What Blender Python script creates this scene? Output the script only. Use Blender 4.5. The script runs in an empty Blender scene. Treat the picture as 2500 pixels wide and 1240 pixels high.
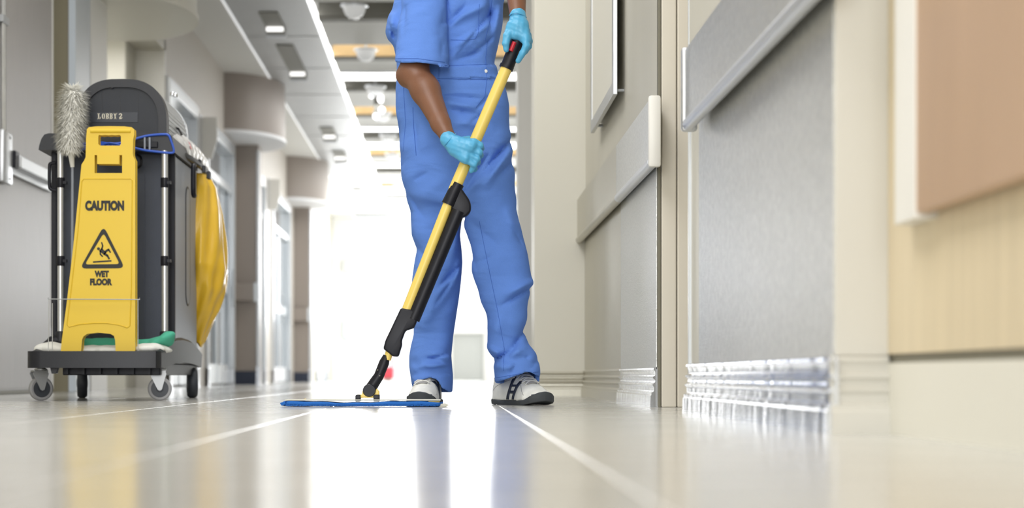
import bpy, bmesh, math, random
import numpy as np
from mathutils import Vector, Matrix
from mathutils.bvhtree import BVHTree
random.seed(7)
SC = bpy.context.scene
C = SC.collection
PI = math.pi
F = 4500.0; VX = 1100.0; VY = 917.0; H = 0.10
def P(px, py, D):            # a point seen at (px,py) standing D metres down the corridor
    return Vector(((px - VX) * D / F, D, H + (VY - py) * D / F))

# ------------------------------------------------------------------ camera, world, lights
cam = bpy.data.cameras.new('camera'); camo = bpy.data.objects.new('camera', cam); C.objects.link(camo)
camo.location = (0, 0, H); camo.rotation_euler = (PI / 2, 0, 0)
cam.sensor_width = 36; cam.lens = 36 * F / 2500
cam.shift_x = (1250 - VX) / 2500; cam.shift_y = (VY - 620) / 2500
cam.clip_start = 0.02; cam.clip_end = 200
cam.dof.use_dof = True; cam.dof.focus_distance = 6.1; cam.dof.aperture_fstop = 3.0
SC.camera = camo
SC.view_settings.view_transform = 'Standard'; SC.view_settings.look = 'None'
SC.view_settings.gamma = 1.0; SC.view_settings.exposure = 0.0
SC.view_settings.use_curve_mapping = False
W = bpy.data.worlds.new('world'); SC.world = W; W.use_nodes = True
bg = W.node_tree.nodes['Background']; bg.inputs[0].default_value = (0.93, 0.97, 1.0, 1); bg.inputs[1].default_value = 1.35
def area(name, loc, rot, sx, sy, power, col=(1, 1, 1)):
    l = bpy.data.lights.new(name, 'AREA'); l.shape = 'RECTANGLE'; l.size = sx; l.size_y = sy
    l.energy = power; l.color = col
    o = bpy.data.objects.new(name, l); C.objects.link(o); o.location = loc; o.rotation_euler = rot
    return o
area('ceiling_light_near', (-0.9, 3.4, 3.25), (0, 0, 0), 1.6, 3.5, 100, (0.99, 0.99, 1.0))
area('ceiling_light_middle', (-0.9, 8.0, 3.25), (0, 0, 0), 1.4, 3.5, 62, (0.99, 0.99, 1.0))
area('ceiling_light_far', (-0.7, 24.0, 3.22), (0, 0, 0), 0.8, 10, 110, (0.98, 0.99, 1.0))
area('alcove_fill', (-2.75, 13.7, 2.78), (0, 0, 0), 0.6, 1.0, 60, (1.0, 0.98, 0.94))  # unseen fill added to brighten the alcove
area('camera_side_fill', (-1.9, -5.8, 2.0), (math.radians(90), 0, 0), 7.0, 3.0, 450, (0.98, 0.99, 1.0))  # soft fill added behind the camera to brighten front faces, no window
area('atrium_daylight', (-0.5, 36.2, 2.2), (math.radians(-88), 0, 0), 3.2, 2.0, 270, (0.97, 0.98, 1.0))
area('far_end_fill', (0.2, 33.0, 3.2), (0, 0, 0), 3.0, 5.0, 190, (0.98, 0.99, 1.0))  # fill added to blow out the corridor end, no opening above

# ------------------------------------------------------------------ materials
def mat(name, col, rough=0.5, metal=0.0, spec=0.5, bump=0.0, bscale=60, bstretch=(1, 1, 1), var=0.0, vscale=8, coat=0.0,
        emit=None, estr=0.0, trans=0.0, sss=0.0, rvar=0.0, aniso=0.0, vstretch=(1,1,1)):
    m = bpy.data.materials.new(name); m.use_nodes = True
    nt = m.node_tree; N = nt.nodes; L = nt.links; b = N['Principled BSDF']
    b.inputs['Base Color'].default_value = (*col, 1); b.inputs['Roughness'].default_value = rough
    b.inputs['Metallic'].default_value = metal; b.inputs['Specular IOR Level'].default_value = spec
    b.inputs['Coat Weight'].default_value = coat; b.inputs['Coat Roughness'].default_value = 0.08
    b.inputs['Transmission Weight'].default_value = trans
    b.inputs['Subsurface Weight'].default_value = sss
    if emit: b.inputs['Emission Color'].default_value = (*emit, 1); b.inputs['Emission Strength'].default_value = estr
    tc = N.new('ShaderNodeTexCoord')
    def noise(scale, stretch, detail=4):
        mp = N.new('ShaderNodeMapping'); mp.inputs['Scale'].default_value = stretch
        L.new(tc.outputs['Object'], mp.inputs[0])
        n = N.new('ShaderNodeTexNoise'); n.inputs['Scale'].default_value = scale; n.inputs['Detail'].default_value = detail
        L.new(mp.outputs[0], n.inputs['Vector']); return n
    if var > 0:
        n = noise(vscale, vstretch)
        r = N.new('ShaderNodeValToRGB')
        r.color_ramp.elements[0].position = 0.3; r.color_ramp.elements[1].position = 0.7
        r.color_ramp.elements[0].color = (*[c * (1 - var) for c in col], 1)
        r.color_ramp.elements[1].color = (*[min(1, c * (1 + var)) for c in col], 1)
        L.new(n.outputs['Fac'], r.inputs[0]); L.new(r.outputs[0], b.inputs['Base Color'])
    if rvar > 0:
        n = noise(vscale * 1.7, vstretch)
        mr = N.new('ShaderNodeMapRange'); mr.inputs[3].default_value = max(0.02, rough - rvar); mr.inputs[4].default_value = rough + rvar
        L.new(n.outputs['Fac'], mr.inputs[0]); L.new(mr.outputs[0], b.inputs['Roughness'])
    if bump > 0:
        n = noise(bscale, bstretch, 5)
        bp = N.new('ShaderNodeBump'); bp.inputs['Strength'].default_value = bump; bp.inputs['Distance'].default_value = 0.004
        L.new(n.outputs['Fac'], bp.inputs['Height']); L.new(bp.outputs[0], b.inputs['Normal'])
    return m
def srgb(r, g, b):
    f = lambda c: (c / 255 / 12.92) if c <= 10 else ((c / 255 + 0.055) / 1.055) ** 2.4
    return (f(r), f(g), f(b))
M = {}
M['tile'] = mat('floor tile', srgb(194, 193, 187), 0.18, spec=0.62, bump=0.05, bscale=14, var=0.05, vscale=3, rvar=0.05)
M['grout'] = mat('grout', srgb(206, 204, 196), 0.6, spec=.2)
M['cream'] = mat('cream paint', srgb(228, 225, 213), 0.45, bump=0.04, bscale=120)
M['creamlight'] = mat('pale cream paint', srgb(238, 236, 230), 0.4, bump=0.03, bscale=120)
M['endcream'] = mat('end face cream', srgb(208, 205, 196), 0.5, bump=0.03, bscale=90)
M['jamb'] = mat('jamb paint', srgb(224, 217, 203), 0.3, bump=0.03, bscale=90)
M['tan'] = mat('tan wall', srgb(200, 196, 182), 0.42, bump=0.08, bscale=220, var=0.03, vscale=3, vstretch=(1, 1, .1))
M['taupe'] = mat('taupe wall', srgb(204, 197, 188), 0.5, bump=0.05, bscale=120)
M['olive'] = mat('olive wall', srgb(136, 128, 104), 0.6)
M['pier'] = mat('brown laminate', srgb(160, 150, 142), 0.45, bump=0.05, bscale=50)
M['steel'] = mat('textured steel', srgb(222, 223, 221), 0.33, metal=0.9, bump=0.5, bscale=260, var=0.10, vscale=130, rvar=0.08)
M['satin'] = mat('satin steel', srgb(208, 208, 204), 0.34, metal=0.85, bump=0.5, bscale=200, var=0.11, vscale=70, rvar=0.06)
M['tan_reflection'] = mat('champagne metal', srgb(196, 192, 178), 0.34, metal=0.55, bump=0.12, bscale=200, var=0.03, vscale=60)  # steel with its tan reflection painted into the base colour
M['chrome'] = mat('polished steel', srgb(212, 214, 218), 0.17, metal=1.0, bump=1.0, bscale=5, bstretch=(.4, 3, .4))
M['alu'] = mat('aluminium', srgb(214, 216, 219), 0.38, metal=0.9, bump=0.06, bscale=300, bstretch=(1, 1, .05))
M['whitemetal'] = mat('white metal frame', srgb(214, 218, 222), 0.25, metal=0.2)
M['bluegrey'] = mat('blue grey frame', srgb(204, 211, 218), 0.35)
M['wood'] = mat('maple door', srgb(220, 204, 172), 0.4, bump=0.05, bscale=20, bstretch=(4, 4, .3), var=0.06, vscale=9, vstretch=(6, 6, .25))
M['ash'] = mat('grey ash laminate', srgb(158, 154, 151), 0.4, bump=0.06, bscale=30, bstretch=(6, 6, .25), var=0.07, vscale=16, vstretch=(8, 8, .25))
M['copper'] = mat('copper satin panel', srgb(204, 172, 142), 0.38, metal=0.35, var=0.05, vscale=3, vstretch=(2, 2, .4))
M['cavity'] = mat('dark strip', srgb(120, 116, 100), 0.5)
M['ceil'] = mat('ceiling paint', srgb(232, 231, 227), 0.6)
M['plank'] = mat('ceiling plank metal', srgb(188, 189, 190), 0.42, metal=0.3, var=0.04, vscale=2)
M['ceilwhite'] = mat('white soffit underside', srgb(240, 240, 242), 0.5)
M['coffer'] = mat('coffer wood', srgb(226, 192, 138), 0.5, var=0.06, vscale=8)
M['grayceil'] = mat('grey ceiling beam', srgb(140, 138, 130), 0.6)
M['lamp'] = mat('lit diffuser', (1, 1, 1), 0.5, emit=(1, 0.99, 0.96), estr=4.0)
M['lampsoft'] = mat('soft lit diffuser', (1, 1, 1), 0.5, emit=(1, 0.99, 0.97), estr=1.5)
M['cove'] = mat('cove light strip', (1, 1, 1), 0.5, emit=(1, 1, 1), estr=3.0)
M['covedim'] = mat('dim cove light strip', (1, 1, 1), 0.5, emit=(0.96, 0.98, 1), estr=0.5)
M['domeglass'] = mat('frosted dome', srgb(225, 226, 226), 0.25, emit=(1, 1, 1), estr=0.25)
M['glass'] = mat('door glass', srgb(186, 196, 204), 0.06, metal=0.0, spec=0.9, coat=1.0)
M['endwhite'] = mat('white end wall', srgb(246, 246, 244), 0.5)
M['greyend'] = mat('pale grey', srgb(205, 208, 206), 0.5)
M['red'] = mat('red plastic', srgb(190, 30, 45), 0.35)
M['pinkred'] = mat('red floor machine', srgb(206, 70, 84), 0.4)
M['slat'] = mat('silver slat', srgb(186, 189, 192), 0.42, metal=0.6)
# cart / sign
M['black'] = mat('black moulded plastic', srgb(24, 26, 34), 0.42, bump=0.10, bscale=260)
M['charcoal'] = mat('charcoal panel', srgb(64, 70, 84), 0.55, bump=0.2, bscale=300, var=0.04, vscale=30)
M['hood'] = mat('dark hood panel', srgb(27, 32, 42), 0.5, bump=0.08, bscale=200)
M['greyplastic'] = mat('grey plastic', srgb(142, 148, 160), 0.4, bump=0.05, bscale=150)
M['yellow'] = mat('yellow plastic', srgb(232, 196, 52), 0.38, bump=0.03, bscale=200)
M['ink'] = mat('black print', srgb(26, 26, 22), 0.5)
M['bag'] = mat('yellow vinyl bag', srgb(236, 190, 48), 0.3, spec=0.6, sss=0.0, bump=0.15, bscale=14, coat=0.3)
M['duster'] = mat('white duster fibre', srgb(250, 249, 243), 0.9)
M['clear'] = mat('white plastic liner', srgb(222, 222, 222), 0.3, bump=0.5, bscale=16, coat=0.4)
M['mint'] = mat('mint microfibre', srgb(78, 176, 146), 0.9, bump=0.5, bscale=300)
M['whitecloth'] = mat('white cloth', srgb(232, 232, 226), 0.9, bump=0.4, bscale=200)
M['bluerubber'] = mat('blue rubber band', srgb(40, 86, 190), 0.4)
M['wheelgrey'] = mat('grey wheel tread', srgb(158, 158, 160), 0.5)
M['wheeldark'] = mat('dark wheel hub', srgb(58, 62, 70), 0.45)
M['zinc'] = mat('zinc plated steel', srgb(176, 178, 180), 0.45, metal=0.7)
M['tape'] = mat('faded tape', srgb(36, 41, 52), 0.35)
M['stencil'] = mat('cream stencil paint', srgb(232, 226, 206), 0.6)
# mop
M['poleyellow'] = mat('yellow pole', srgb(236, 208, 108), 0.32)
M['mopblack'] = mat('mop black plastic', srgb(20, 21, 30), 0.4, spec=0.3)
M['mopblue'] = mat('blue microfibre pad', srgb(30, 106, 196), 0.85, bump=0.8, bscale=400)
M['padgrey'] = mat('mop plate', srgb(206, 204, 190), 0.5)
# person
M['cloth'] = mat('blue coverall cloth', srgb(98, 138, 216), 0.85, spec=0.2, bump=0.25, bscale=500, bstretch=(1, 1, 1), var=0.03, vscale=300)
_nt = M['cloth'].node_tree; _b = _nt.nodes['Principled BSDF']; _tc = _nt.nodes.new('ShaderNodeTexCoord'); _mp = _nt.nodes.new('ShaderNodeMapping')
_mp.inputs['Rotation'].default_value = (0, math.radians(35), 0); _mp.inputs['Scale'].default_value = (5, 5, 13)
_n = _nt.nodes.new('ShaderNodeTexNoise'); _n.inputs['Scale'].default_value = 1.0; _n.inputs['Detail'].default_value = 2.5; _n.inputs['Distortion'].default_value = 0.6
_bp = _nt.nodes.new('ShaderNodeBump'); _bp.inputs['Strength'].default_value = 0.5; _bp.inputs['Distance'].default_value = 0.03
_nt.links.new(_tc.outputs['Object'], _mp.inputs[0]); _nt.links.new(_mp.outputs[0], _n.inputs['Vector']); _nt.links.new(_n.outputs['Fac'], _bp.inputs['Height'])
_nt.links.new(_b.inputs['Normal'].links[0].from_socket, _bp.inputs['Normal']); _nt.links.new(_bp.outputs[0], _b.inputs['Normal'])
M['seam'] = mat('coverall seam', srgb(74, 110, 188), 0.9, spec=0.1)
M['cloth2'] = mat('coverall lining', srgb(60, 94, 170), 0.9, spec=0.1)
M['skin'] = mat('brown skin', srgb(124, 84, 62), 0.45, bump=0.15, bscale=160, var=0.05, vscale=20, sss=0.0)
M['glove'] = mat('light blue nitrile glove', srgb(84, 170, 213), 0.42, bump=0.25, bscale=40, coat=0.1)
M['shoe'] = mat('off white leather', srgb(236, 236, 230), 0.5, bump=0.4, bscale=45, var=0.08, vscale=22)
M['sole'] = mat('dark rubber sole', srgb(66, 70, 74), 0.6)
M['solelight'] = mat('cream sole insert', srgb(206, 202, 186), 0.6)
M['navy'] = mat('navy stripe', srgb(44, 52, 72), 0.5)
M['lace'] = mat('white lace', srgb(226, 226, 222), 0.8)
M['hair'] = mat('short black hair', srgb(24, 20, 18), 0.8)
M['eye'] = mat('eye', srgb(235, 232, 226), 0.2)

# ------------------------------------------------------------------ builders
class MB:
    def __init__(s): s.v = []; s.f = []
    def add(s, vs, fs):
        o = len(s.v); s.v += [tuple(v) for v in vs]; s.f += [tuple(i + o for i in f) for f in fs]; return s
    def box(s, x0, x1, y0, y1, z0, z1, b=0.0):
        if b <= 0:
            vs = [(x, y, z) for x in (x0, x1) for y in (y0, y1) for z in (z0, z1)]
            return s.add(vs, [(0, 1, 3, 2), (4, 6, 7, 5), (0, 4, 5, 1), (2, 3, 7, 6), (0, 2, 6, 4), (1, 5, 7, 3)])
        bm = bmesh.new(); bmesh.ops.create_cube(bm, size=1)
        for v in bm.verts:
            v.co = Vector((x0 + (v.co.x + .5) * (x1 - x0), y0 + (v.co.y + .5) * (y1 - y0), z0 + (v.co.z + .5) * (z1 - z0)))
        bmesh.ops.bevel(bm, geom=bm.edges[:], offset=b, segments=2, affect='EDGES', profile=0.5)
        return s.frombm(bm)
    def frombm(s, bm, mtx=None):
        bm.verts.index_update(); vs = [(mtx @ v.co) if mtx else v.co.copy() for v in bm.verts]
        fs = [[v.index for v in f.verts] for f in bm.faces]; bm.free(); return s.add(vs, fs)
    def prism(s, poly, a, b, axis='y', flip=False):
        """poly: 2-D points; extruded from a to b along axis.  x: (y,z)  y: (x,z)  z: (x,y)"""
        def mk(p, t):
            return {'x': (t, p[0], p[1]), 'y': (p[0], t, p[1]), 'z': (p[0], p[1], t)}[axis]
        n = len(poly); vs = [mk(p, a) for p in poly] + [mk(p, b) for p in poly]
        fs = [tuple(range(n)), tuple(range(2 * n - 1, n - 1, -1))] + [(i, i + n, (i + 1) % n + n, (i + 1) % n) for i in range(n)]
        return s.add(vs, fs)
    def tube(s, pts, r, n=12, cap=True, flat=None):
        pts = [Vector(p) for p in pts]; rs = r if isinstance(r, (list, tuple)) else [r] * len(pts)
        rings = []; prev = None
        for i, p in enumerate(pts):
            d = (pts[min(i + 1, len(pts) - 1)] - pts[max(i - 1, 0)]).normalized()
            if prev is None:
                u = d.cross(Vector((0, 0, 1)))
                if u.length < 0.1: u = d.cross(Vector((0, 1, 0)))
                u.normalize()
            else:
                u = (prev - d * prev.dot(d)).normalized()
            prev = u; w = d.cross(u)
            fl = 1 if flat is None else flat
            rings.append([p + u * math.cos(t) * rs[i] + w * math.sin(t) * rs[i] * fl for t in [2 * PI * k / n for k in range(n)]])
        vs = [v for rg in rings for v in rg]; fs = []
        for i in range(len(rings) - 1):
            for k in range(n):
                a = i * n + k; b = i * n + (k + 1) % n; fs.append((a, b, b + n, a + n))
        if cap: fs.append(tuple(range(n - 1, -1, -1))); fs.append(tuple(range((len(rings) - 1) * n, len(rings) * n)))
        return s.add(vs, fs)
    def lathe(s, prof, origin, axis='z', n=32, ring=False):
        """prof: (r, t) along axis"""
        o = Vector(origin); vs = []; fs = []
        for r, t in prof:
            for k in range(n):
                a = 2 * PI * k / n; c_, s_ = r * math.cos(a), r * math.sin(a)
                vs.append(o + (Vector((c_, s_, t)) if axis == 'z' else Vector((t, c_, s_)) if axis == 'x' else Vector((c_, t, s_))))
        m = len(prof)
        for i in range(m - 1):
            for k in range(n):
                a = i * n + k; b = i * n + (k + 1) % n; fs.append((a, b, b + n, a + n))
        if ring:
            for k in range(n): fs.append(((m - 1) * n + k, (m - 1) * n + (k + 1) % n, (k + 1) % n, k))
        else: fs.append(tuple(range(n - 1, -1, -1))); fs.append(tuple(range((m - 1) * n, m * n)))
        return s.add(vs, fs)
    def transform(s, mtx): s.v = [tuple(mtx @ Vector(v)) for v in s.v]; return s
    def build(s, name, m, parent=None, smooth=None, **k):
        me = bpy.data.meshes.new(name); me.from_pydata(s.v, [], s.f)
        bm = bmesh.new(); bm.from_mesh(me); bmesh.ops.recalc_face_normals(bm, faces=bm.faces[:])
        if smooth:
            for f in bm.faces: f.smooth = True
        bm.to_mesh(me); bm.free()
        me.materials.append(M[m] if isinstance(m, str) else m)
        if smooth and smooth != 'all':
            try: me.set_sharp_from_angle(angle=math.radians(smooth if smooth > 1 else 40))
            except Exception: pass
        return link(me, name, parent, **k)
def link(me, name, parent=None, **k):
    o = bpy.data.objects.new(name, me); C.objects.link(o)
    if parent is not None:
        o.parent = parent; o.matrix_parent_inverse = Matrix.Translation(-world_loc(parent))
    for a, b in k.items(): o[a] = b
    return o
WL = {}
def world_loc(o): return WL.get(o.name, Vector((0, 0, 0)))
def thing(name, label, cat, loc, group=None):
    o = bpy.data.objects.new(name, None); C.objects.link(o); o.location = loc; o.empty_display_size = 0.1
    WL[o.name] = Vector(loc); o['label'] = label; o['category'] = cat
    if group: o['group'] = group
    return o
def structure(name, loc):
    o = bpy.data.objects.new(name, None); C.objects.link(o); o.location = loc; WL[o.name] = Vector(loc); o['kind'] = 'structure'
    return o
def smooth_path(pts, n=6):
    pts = [Vector(p) for p in pts]; out = []
    for i in range(len(pts) - 1):
        p0 = pts[max(i - 1, 0)]; p1 = pts[i]; p2 = pts[i + 1]; p3 = pts[min(i + 2, len(pts) - 1)]
        for k in range(n):
            t = k / n
            out.append(0.5 * ((2 * p1) + (p2 - p0) * t + (2 * p0 - 5 * p1 + 4 * p2 - p3) * t * t + (-p0 + 3 * p1 - 3 * p2 + p3) * t ** 3))
    return out + [pts[-1]]
def rrect(x0, x1, z0, z1, r, n=5):
    out = []
    for cx, cz, a0 in ((x1 - r, z1 - r, 0), (x0 + r, z1 - r, 90), (x0 + r, z0 + r, 180), (x1 - r, z0 + r, 270)):
        for k in range(n + 1):
            a = math.radians(a0 + 90 * k / n); out.append((cx + r * math.cos(a), cz + r * math.sin(a)))
    return out
def holed_plate(outer, holes, y0, y1):
    """plate in the XZ plane with holes, from y0 to y1, as MB"""
    bm = bmesh.new()
    es = []
    for loop in [outer] + holes:
        vs = [bm.verts.new((p[0], y0, p[1])) for p in loop]
        es += [bm.edges.new((vs[i], vs[(i + 1) % len(vs)])) for i in range(len(vs))]
    r = bmesh.ops.triangle_fill(bm, use_beauty=True, use_dissolve=False, edges=es)
    fs = [g for g in r['geom'] if isinstance(g, bmesh.types.BMFace)]
    ex = bmesh.ops.extrude_face_region(bm, geom=fs)
    for g in ex['geom']:
        if isinstance(g, bmesh.types.BMVert): g.co.y = y1
    return MB().frombm(bm)
def text_mesh(body, size, xscale=1.0, bold=0.0):
    cu = bpy.data.curves.new('lettering', 'FONT'); cu.body = body; cu.size = size; cu.offset = bold
    cu.align_x = 'CENTER'; cu.align_y = 'CENTER'; cu.extrude = 0.0006; cu.resolution_u = 4
    o = bpy.data.objects.new('lettering', cu); C.objects.link(o)
    dg = bpy.context.evaluated_depsgraph_get(); me = bpy.data.meshes.new_from_object(o.evaluated_get(dg))
    bpy.data.objects.remove(o); bpy.data.curves.remove(cu)
    for v in me.vertices: v.co.x *= xscale
    return me
def fit_text(body, x0, x1, z0, z1, y, m, name, parent, bold=0.0, shear=0.0):
    me = text_mesh(body, 0.05, 1.0, bold)
    xs = [v.co.x for v in me.vertices]; ys = [v.co.y for v in me.vertices]
    a, b, c, d = min(xs), max(xs), min(ys), max(ys)
    for v in me.vertices:
        X = x0 + (v.co.x - a) / (b - a) * (x1 - x0); Z = z0 + (v.co.y - c) / (d - c) * (z1 - z0)
        v.co = Vector((X, y + (-v.co.z), Z))
    me.materials.clear(); me.materials.append(M[m])
    return link(me, name, parent)

# ---- implicit surfaces (numpy surface nets)
def smin(a, b, k):
    h = np.clip(0.5 + 0.5 * (b - a) / k, 0, 1); return b * (1 - h) + a * h - k * h * (1 - h)
def smax(a, b, k): return -smin(-a, -b, k)
def capsule(X, Y, Z, a, b, ra, rb):
    a = Vector(a); b = Vector(b); d = b - a; L2 = d.length_squared + 1e-12
    t = np.clip(((X - a.x) * d.x + (Y - a.y) * d.y + (Z - a.z) * d.z) / L2, 0, 1)
    return np.sqrt((X - a.x - t * d.x) ** 2 + (Y - a.y - t * d.y) ** 2 + (Z - a.z - t * d.z) ** 2) - (ra + (rb - ra) * t)
def ellipsoid(X, Y, Z, c, r, rot=None):
    dx, dy, dz = X - c[0], Y - c[1], Z - c[2]
    if rot is not None:
        R = np.array(rot.transposed()); dx, dy, dz = (R[i][0] * dx + R[i][1] * dy + R[i][2] * dz for i in range(3))
    k = np.sqrt((dx / r[0]) ** 2 + (dy / r[1]) ** 2 + (dz / r[2]) ** 2)
    return (k - 1) * min(r)
def sdf_mesh(fn, lo, hi, h):
    xs = [np.arange(lo[i], hi[i] + h, h) for i in range(3)]
    X, Y, Z = np.meshgrid(*xs, indexing='ij'); V = fn(X, Y, Z).astype(np.float64)
    nx, ny, nz = V.shape; S = V < 0
    acc = np.zeros((nx - 1, ny - 1, nz - 1, 3)); cnt = np.zeros((nx - 1, ny - 1, nz - 1))
    for ax in range(3):
        o1, o2 = [i for i in range(3) if i != ax]
        for a in (0, 1):
            for b in (0, 1):
                s0 = [None] * 3; s1 = [None] * 3
                s0[ax] = slice(0, V.shape[ax] - 1); s1[ax] = slice(1, V.shape[ax])
                for o, q in ((o1, a), (o2, b)):
                    s0[o] = s1[o] = slice(q, V.shape[o] - 1 + q)
                v0 = V[tuple(s0)]; v1 = V[tuple(s1)]; c = (v0 < 0) != (v1 < 0)
                t = np.where(c, v0 / np.where(c, v0 - v1, 1), 0)
                acc[..., ax] += np.where(c, t, 0); acc[..., o1] += np.where(c, a, 0); acc[..., o2] += np.where(c, b, 0); cnt += c
    act = cnt > 0; idx = -np.ones(act.shape, dtype=np.int64); idx[act] = np.arange(act.sum())
    ijk = np.argwhere(act).astype(np.float64); pos = ijk + acc[act] / cnt[act][:, None]
    verts = pos * h + np.array([x[0] for x in xs])
    faces = []
    for ax in range(3):
        o1, o2 = (ax + 1) % 3, (ax + 2) % 3
        s0 = [slice(1, n - 1) for n in V.shape]; s1 = list(s0)
        s0[ax] = slice(0, V.shape[ax] - 1); s1[ax] = slice(1, V.shape[ax])
        c = S[tuple(s0)] != S[tuple(s1)]; inside0 = S[tuple(s0)][c]
        e = np.argwhere(c); e[:, o1] += 1; e[:, o2] += 1
        q = []
        for d1, d2 in ((0, 0), (-1, 0), (-1, -1), (0, -1)):
            k = e.copy(); k[:, o1] += d1; k[:, o2] += d2; q.append(idx[k[:, 0], k[:, 1], k[:, 2]])
        q = np.stack(q, 1); q[~inside0] = q[~inside0][:, ::-1]; faces.append(q)
    faces = np.concatenate(faces)
    faces = faces[(faces >= 0).all(1)]
    return verts, faces
def mesh_np(name, verts, faces, m, parent=None, relax=1, **k):
    if relax:
        for _ in range(relax):
            s = np.zeros_like(verts); c = np.zeros(len(verts))
            for a, b in ((0, 1), (1, 2), (2, 3), (3, 0)):
                for p, q in ((a, b), (b, a)):
                    np.add.at(s, faces[:, p], verts[faces[:, q]]); np.add.at(c, faces[:, p], 1)
            verts = verts * 0.5 + 0.5 * s / np.maximum(c, 1)[:, None]
    me = bpy.data.meshes.new(name); me.from_pydata(verts.tolist(), [], faces.tolist())
    me.polygons.foreach_set('use_smooth', [True] * len(me.polygons)); me.materials.append(M[m])
    o = link(me, name, parent, **k); o.data.update()
    return o
def bvh_of(o):
    me = o.data; return BVHTree.FromPolygons([o.matrix_parent_inverse @ v.co + world_loc(o.parent) if o.parent else v.co for v in me.vertices], [tuple(p.vertices) for p in me.polygons])
def hit_px(bvh, px, py):
    d = P(px, py, 6.0) - Vector((0, 0, H)); r = bvh.ray_cast(Vector((0, 0, H)), d.normalized(), 30)
    return r[0], r[1]

#STRUCTURE
# ------------------------------------------------------------------ floor
CZ = 3.30
fl = MB().box(-6.2, 3.2, -6, 37.6, -0.2, -0.0015).build('floor', 'grout'); fl['kind'] = 'structure'
TW = 0.54; G = 0.0016
def tile_mb(x, y):
    m = MB(); b = 0.0008; x0, x1, y0, y1 = x + G, x + TW - G, y + G, y + TW - G
    vs = [(x0, y0, -.006), (x1, y0, -.006), (x1, y1, -.006), (x0, y1, -.006), (x0, y0, -b), (x1, y0, -b), (x1, y1, -b), (x0, y1, -b),
          (x0 + b, y0 + b, 0), (x1 - b, y0 + b, 0), (x1 - b, y1 - b, 0), (x0 + b, y1 - b, 0)]
    m.add(vs, [(0, 1, 5, 4), (1, 2, 6, 5), (2, 3, 7, 6), (3, 0, 4, 7), (4, 5, 9, 8), (5, 6, 10, 9), (6, 7, 11, 10), (7, 4, 8, 11), (8, 9, 10, 11)])
    return m
t0 = tile_mb(0, 0).build('floor_tile', 'tile', fl)
cols = [0.16 + TW * k for k in range(-10, 4)]
rest = MB(); first = True
for r in range(-2, 70):
    y = 0.12 + TW * r
    for x in cols:
        if x < -5.2 or y > 37.3: continue
        if -2.6 < x < 0.65 and 0 <= r < 28:
            if first: o = t0; first = False
            else: o = t0.copy(); C.objects.link(o)
            o.location = (x, y, 0)
        else: mm = tile_mb(x, y); rest.add(mm.v, mm.f)
rest.build('floor_tile', 'tile', fl, kind='stuff')

# ------------------------------------------------------------------ right wall
wr = structure('wall_right', (0.8, 6, 0))
MB().box(.66, 1.5, 5.84, 9.0, 0, CZ).build('wall_section', 'tan', wr)
MB().box(.67, 1.5, 3.19, 5.14, 0, CZ).build('wall_section', 'tan', wr)
MB().box(.41, 1.5, 9.0, 9.35, 0, CZ, .004).build('wall_pier', 'cream', wr)
MB().box(.44, 1.7, 12.0, 12.4, 0, CZ, .004).build('wall_pier', 'creamlight', wr)
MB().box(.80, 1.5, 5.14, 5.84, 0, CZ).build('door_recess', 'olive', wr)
MB().box(.755, 1.5, -1.5, 3.19, 0.137, CZ).build('wood_wall_panel', 'wood', wr)
MB().box(.755, 1.5, -1.5, 3.19, 0.0, .122).build('plain_base_panel', 'cream', wr)
MB().box(.760, 1.5, -1.5, 3.19, .122, .137).build('reveal_strip', 'cavity', wr)
MB().box(1.5, 1.6, 9.0, 37.5, 0, CZ).build('lobby_wall', 'endwhite', wr)
# end faces painted cream, laid on the block ends
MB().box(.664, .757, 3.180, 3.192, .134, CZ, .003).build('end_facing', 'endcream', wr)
for a, b in ((.6665, .7135), (.7165, .80)):
    MB().box(a, b, 5.822, 5.842, 0, CZ, .004).build('door_jamb_trim', 'jamb', wr)
MB().box(.656, .6645, 5.826, 5.86, 0, CZ, .001).build('jamb_edge_strip', 'cavity', wr)
MB().box(.662, .675, 5.128, 5.145, 0, CZ, .003).build('jamb_edge_strip', 'whitemetal', wr)
# steel plates
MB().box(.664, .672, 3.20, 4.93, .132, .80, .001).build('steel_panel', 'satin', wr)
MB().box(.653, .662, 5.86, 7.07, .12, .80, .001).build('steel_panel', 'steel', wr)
MB().box(.655, .662, 7.07, 8.99, .12, .80, .001).build('steel_panel', 'tan_reflection', wr)  # same steel cladding, the duller reflection painted as plate colour
MB().box(.6645, .672, 3.20, 5.128, .90, CZ, .001).build('painted_panel', 'tan', wr)
# baseboards
prof = [(0, .134), (.006, .1335), (.011, .131), (.012, .126), (.008, .121), (.006, .117), (.006, .108), (.009, .104), (.014, .101), (.014, .097), (.008, .092),
        (.006, .088), (.007, .083), (.013, .078), (.016, .075), (.014, .071), (.010, .067), (.010, .055), (.014, .051), (.018, .048), (.018, .042), (.021, .038), (.022, .003), (.022, 0), (0, 0)]
def base_side(xw, y0, y1, zs, nm, m, wob=0.0):
    vs = []; fs = []; n = len(prof); st = 1
    for i in range(st + 1):
        y = y0 + (y1 - y0) * i / st
        for o, z in prof: vs.append((xw - o - (wob * math.sin(i * 1.7 + z * 40) if 0 < i < st and o > 0 else 0), y, z * zs))
    for i in range(st):
        for k in range(n): fs.append((i * n + k, i * n + (k + 1) % n, (i + 1) * n + (k + 1) % n, (i + 1) * n + k))
    fs.append(tuple(range(n))); fs.append(tuple(range(st * n, st * n + n)))
    o = MB().add(vs, fs).build(nm, m, smooth=35); o['kind'] = 'structure'; return o
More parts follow.
